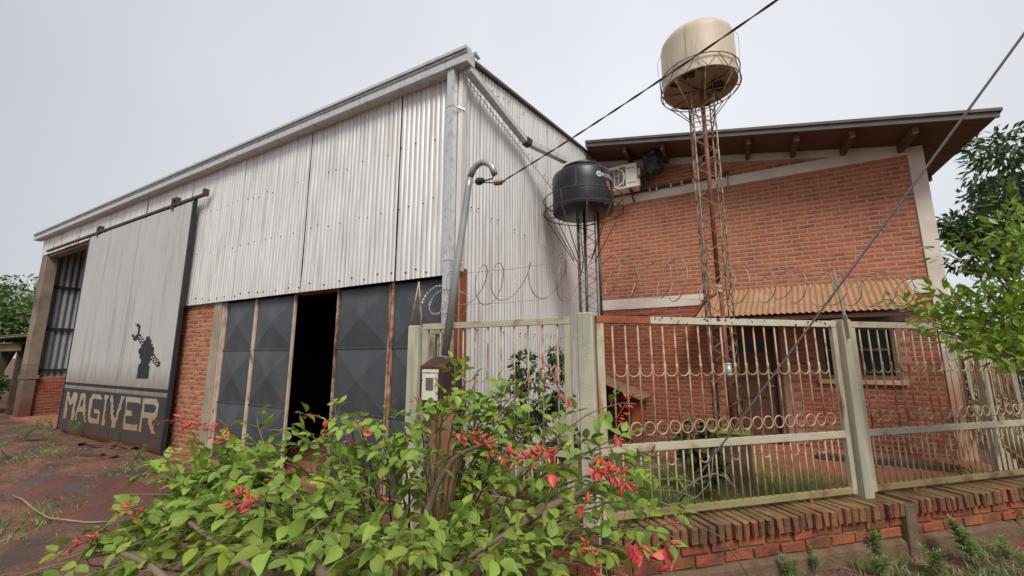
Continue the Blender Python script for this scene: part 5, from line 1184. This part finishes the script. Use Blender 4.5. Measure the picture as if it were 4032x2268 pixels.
tree('mango_tree', (5.3, 12.2, 0), (4.95, 12.0, 3.9), (.75, .8, .75), 'small dark leaved tree close behind the house corner column', 1500, .15, 'leaf_far', 9, cl=10, clr=.38, limbs=5, trunk_r=.07)
tree('broad_tree', (-27, 6.2, 0), (-27, 5.6, 3.5), (2.6, 1.9, 1.5), 'pale green wide tree at the left edge beyond the shed', 3000, .24, 'leaf_farther', 15, cl=36, clr=.62)
tree('broad_tree', (-24, 4.2, 0), (-23.6, 4.9, 2.9), (1.6, 1.6, 1.0), 'lower bright green tree directly behind the tin roofed shed', 3200, .22, 'leaf_farther', 19, cl=20, clr=.6)
tree('broad_tree', (-34, 10.2, 0), (-34, 9.6, 4.3), (4, 3, 2), 'distant tree behind the pale green one at the left', 3000, .34, 'leaf_farther', 23, cl=26, clr=1.0)
# undergrowth by the shed, hedge on the right
def bush(name, c, R_, label, n, size, mt, seed, cat='bush', group=None):
    t = thing(name, (c[0], c[1], 0), label, cat, group); rnd = random.Random(seed)
    for i in range(5):
        bm = B(); e = Vector(c)+Vector((rnd.uniform(-.6, .6)*R_[0], rnd.uniform(-.6, .6)*R_[1], .2*R_[2])); tube(bm, bez(Vector((c[0], c[1], 0)), Vector((c[0], c[1], c[2]*.5)), e, e+Vector((0, 0, .3*R_[2])), 8), .012, 5); O('stem', bm, 'bark_dark', t)
    crown(None, t, clumps(rnd, c, R_, 16, min(R_)*.42, 1.3), n, size, mt, seed, nm='foliage'); return t
bush('bush', (-19.3, 3.3, .7), (1.6, .5, .8), 'ragged bush in front of the shed at the left edge', 1800, .13, 'leaf_farther', 31)
bush('bush', (-21.5, 2.2, .4), (2.2, .9, .5), 'low bush at the left edge beside the red floor', 1400, .12, 'leaf_dark', 33)
bush('hedge', (4.4, 10.6, 1.15), (1.5, 1.6, 1.25), 'dark hedge behind the side fence right of the house', 5200, .09, 'leaf_dark', 35, 'hedge')
bush('hedge', (6.2, 8.8, 1.0), (1.6, 1.3, 1.2), 'green hedge beyond the right hand fence panel', 4200, .09, 'leaf_far', 37, 'hedge')
bush('garden_shrub', (-1.72, 3.70, 1.12), (.60, .32, .62), 'dark leafy garden shrub growing behind the cream garden gate', 2300, .062, 'leaf_dark', 39, 'shrub')
bush('fern_plant', (-.45, 5.35, .42), (.22, .2, .42), 'upright leafy plant beside the mossy tower pedestal', 420, .13, 'leaf_dark', 41, 'plant')

# overhanging branches at the right edge
RT = thing('overhanging_tree', at_depth(4500, 1900, 3.4)*1.0, 'bright green leafy branches reaching in from right over the fence', 'tree')
RT.location.z = 0
rnd = random.Random(50); ms = Mass(); GR = [leaf_geo(.078, .033, f, c, prof=[(0, .12), (.25, .8), (.5, 1), (.78, .62), (1, 0)]) for f, c in ((.35, .15), (.5, .35), (.2, .05))]
origin = at_depth(4420, 1500, 3.3)
bm = B(); tube(bm, bez(Vector((origin.x, origin.y, 0)), Vector((origin.x, origin.y, .8)), origin-Vector((0, 0, .3)), origin+Vector((0, 0, .6)), 10), [.06-.003*i for i in range(11)], 8); O('trunk', bm, 'bark', RT)
allp = []
for (px, py, dp, w) in [(3560, 1225, 3.2, .6), (3500, 1190, 3.3, .25), (3640, 1195, 3.1, 1), (3720, 1160, 3.1, 1.1), (3640, 1270, 3.05, 1), (3760, 1250, 3.0, 1.4), (3850, 1200, 3.0, 1.4), (3720, 1320, 3.0, 1.1), (3850, 1330, 2.9, 1.5), (3960, 1250, 2.9, 1.6), (3790, 1370, 2.9, 1), (3920, 1390, 2.8, 1.3), (4020, 1330, 2.8, 1.5), (4000, 1180, 3.0, 1.1), (3950, 1120, 3.0, .8), (3880, 1090, 3.1, .6), (3700, 985, 3.2, .5), (3790, 960, 3.2, .5), (3930, 900, 3.0, 1), (4010, 950, 3.0, 1.3), (4020, 820, 3.1, .9), (3960, 1010, 3.0, .9), (3960, 780, 3.2, .4)]:
    tip = at_depth(px, py, dp); s = origin+Vector((0, 0, rnd.uniform(-.1, .5)))
    pts = bez(s, s.lerp(tip, .35)+rv(rnd, .1), s.lerp(tip, .75)+rv(rnd, .08)+Vector((0, 0, .05)), tip, 14)
    bm = B(); tube(bm, pts, [.009-.0005*i for i in range(15)], 5); O('branch', bm, 'bark', RT)
    for j in range(6, 15):
        d = (pts[j]-pts[j-1]).normalized()
        for _ in range(int(12*w+rnd.random())):
            u = Matrix.Rotation(rnd.uniform(0, 6.28), 3, d) @ d.orthogonal().normalized(); q = pts[j]+(u*rnd.uniform(0, .10)+d*rnd.uniform(-.03, .04))+Vector((0, 0, .02)); dd = (u+d*.7+Vector((0, 0, .35))+rv(rnd, .4)).normalized()
            allp.append(frame(q, dd, (Vector((0, 0, 1))+rv(rnd, .5)).normalized(), rnd.uniform(-.5, .5), rnd.uniform(.7, 1.15)))
allp.sort(key=lambda M_: (M_.translation-EYE).length if abs((M_.translation-EYE).dot(RIGHT)) < 1.28*(M_.translation-EYE).dot(FWD) else 99)
LR = [leaf_mesh('leaf', g, 'leaf_right') for g in GR]
for i, M_ in enumerate(allp):
    if i < 250: place('leaf', LR[i % 3], M_, RT)
    else: ms.add(GR[i % 3], M_)
ms.build('foliage', 'leaf_right', RT, kind='stuff')

# weeds: each plant a thing with a stem and lance shaped leaves
WG = leaf_geo(1, .2, .3, .35, prof=[(0, .2), (.35, 1), (.7, .6), (1, 0)])
def weed(p, h, label, seed, mt='weed', n=34, group='weeds on the bare ground', w=1.0, spread=.5):
    rnd = random.Random(seed); g = thing('weed', p, label, 'weed', group); m = Mass()
    for s in range(rnd.choice((2, 3, 4))):
        a = rnd.uniform(0, 6.28); top = Vector(p)+Vector((math.cos(a)*h*spread*.5, math.sin(a)*h*spread*.5, h*rnd.uniform(.6, 1))); pts = bez(Vector(p), Vector(p)+Vector((0, 0, h*.4)), top-Vector((0, 0, h*.2)), top, 8)
        bm = B(); tube(bm, pts, [.004*(1-.6*i/8) for i in range(9)], 4); O('stem', bm, 'bark_green', g)
        for i in range(n):
            t = .25+.75*(i+.5)/n; q = pts[min(8, int(t*8))].lerp(pts[min(8, int(t*8)+1)], (t*8) % 1)
            aa = i*2.4+rnd.uniform(-.3, .3); dd = Vector((math.cos(aa), math.sin(aa), .25+.9*t)).normalized()
            m.add(WG, frame(q, dd, Vector((0, 0, 1)), 0, h*.30*(1.15-.55*t)*rnd.uniform(.7, 1.2)*w))
    m.build('foliage', mt, g, kind='stuff'); return g
wr = [(3345, 2115, .24, 'bushy bright weed against the low wall left of its concrete stub'), (3450, 2190, .22, 'weed in front of the concrete stub of the low wall'), (3560, 2130, .30, 'tall two-stemmed weed just right of the concrete stub'), (3870, 2010, .30, 'tall feathery weed close to the low wall at right'), (3810, 2070, .22, 'weed left of the tall feathery weed by the wall'), (3965, 2075, .26, 'weed at the right edge below the low wall'), (3215, 2235, .12, 'small broad leaved weed at bottom left of the wall foot'), (3120, 2268, .14, 'small pale weed at the bottom edge near the wall foot'), (3840, 2215, .24, 'loose weed in dry grass at lower right'), (3690, 2262, .16, 'weed at the bottom edge among straw'), (3980, 2190, .16, 'low weed at the lower right corner'), (3470, 2262, .14, 'short weed at bottom edge below the concrete stub')]
for i, (px, py, h, lb) in enumerate(wr): p = at_z(px, py+25, .0); weed((p.x, p.y, gz(p.x, p.y)), h*1.35, lb, 60+i, n=42, w=1.15)
wl_ = [(204, 1690, .22, 'weed at the left foot of the sliding door'), (287, 1722, .26, 'spiky weed in front of the letter A on the sliding door'), (473, 1752, .22, 'weed in front of the middle of the sliding door bottom'), (623, 1775, .25, 'weed at the right foot of the sliding door'), (90, 1735, .35, 'wide clump of weeds at the left edge of the mud'), (198, 1740, .12, 'small weed left of the sliding door corner'), (533, 1800, .18, 'round weed beside the broken slabs'), (240, 1795, .12, 'flat weed left of the broken slabs'), (30, 1790, .15, 'pale low weed at the left picture edge')]
for i, (px, py, h, lb) in enumerate(wl_): p = at_z(px, py+6, .0); weed((p.x, p.y, gz(p.x, p.y)), h*1.25, lb, 90+i, spread=1.2 if h > .3 or h < .2 else .6)
# grass in the garden, ground litter
def scatter(name, area, n, h, mt, seed, kind='stuff', lay=0.0, wd=.09, zoff=0.0):
    rnd = random.Random(seed); m = Mass(); g = leaf_geo(1, wd, .2, .3, prof=[(0, .8), (.5, 1), (1, 0)])
    for _ in range(n):
        x, y = area(rnd)
        if x is None: continue
        a = rnd.uniform(0, 6.28); up = Vector((math.cos(a)*(.35+lay), math.sin(a)*(.35+lay), 1-lay)).normalized()
        m.add(g, frame(Vector((x, y, gz(x, y)+zoff)), up, Vector((0, 0, 1)), rnd.uniform(0, 6), h*rnd.uniform(.5, 1.3)))
    return m.build(name, mt, None, kind=kind)
def ga(rnd):
    s = rnd.uniform(.0, 4.2); o = rnd.uniform(.15, 3.0); 
    if rnd.random() < (o/3.2)**2.5 or math.sin(s*3.1+o*2.2)*math.sin(o*4.3-s) > .75: return None, None
    v = FF(s, -o, 0); return v.x, v.y
scatter('garden_grass', ga, 30000, .070, 'grass', 1, wd=.06)
scatter('garden_grass', lambda r: (r.uniform(-2.3, -.5), r.uniform(3.2, 5.5)), 4600, .08, 'grass', 2, wd=.06)
def fa_(rnd):
    s = rnd.uniform(.6, 5.5); o = .2+abs(rnd.gauss(0, .55)); v = FF(s, o, 0)
    return (v.x, v.y) if math.sin(v.x*4.1)*math.cos(v.y*3.7+v.x) > -.45 else (None, None)
scatter('dry_straw', fa_, 8000, .14, 'straw', 3, lay=.85, wd=.022, zoff=.012)
scatter('street_grass', fa_, 4200, .075, 'weed', 4, wd=.10)
def la_(rnd):
    x = rnd.uniform(-15, -3.5); y = rnd.uniform(.8, 3.35)
    return (x, y) if math.sin(x*1.7)*math.cos(y*3.1+x*.8)+.5*math.sin(x*4+y*5) > .55 else (None, None)
scatter('yard_grass', la_, 9000, .07, 'weed', 5, wd=.14, lay=.3)
scatter('yard_litter', lambda r: (r.uniform(-14, -2.7), r.uniform(.5, 3.3)), 2200, .06, 'straw', 6, lay=.9, wd=.10, zoff=.008)
# small stones and clods
rnd = random.Random(99); V, F = [], []
for _ in range(1500):
    if rnd.random() < .6: x, y = rnd.uniform(-15, -3), rnd.uniform(.6, 3.3)
    else: v = FF(rnd.uniform(.6, 5.5), .2+abs(rnd.gauss(0, .5)), 0); x, y = v.x, v.y
    r = rnd.choice((.008, .012, .018, .03)) ; n = len(V); z = gz(x, y)
    for a in range(5): V.append((x+r*rnd.uniform(.7, 1.3)*math.cos(a*1.257), y+r*rnd.uniform(.7, 1.3)*math.sin(a*1.257), z-.002))
    V.append((x, y, z+r*.6)); F += [(n+a, n+(a+1) % 5, n+5) for a in range(5)]
me = bpy.data.meshes.new('clods'); me.from_pydata(V, [], F); me.materials.append(MATS['tile_frag']); o = bpy.data.objects.new('clods', me); COL.objects.link(o); o['kind'] = 'stuff'
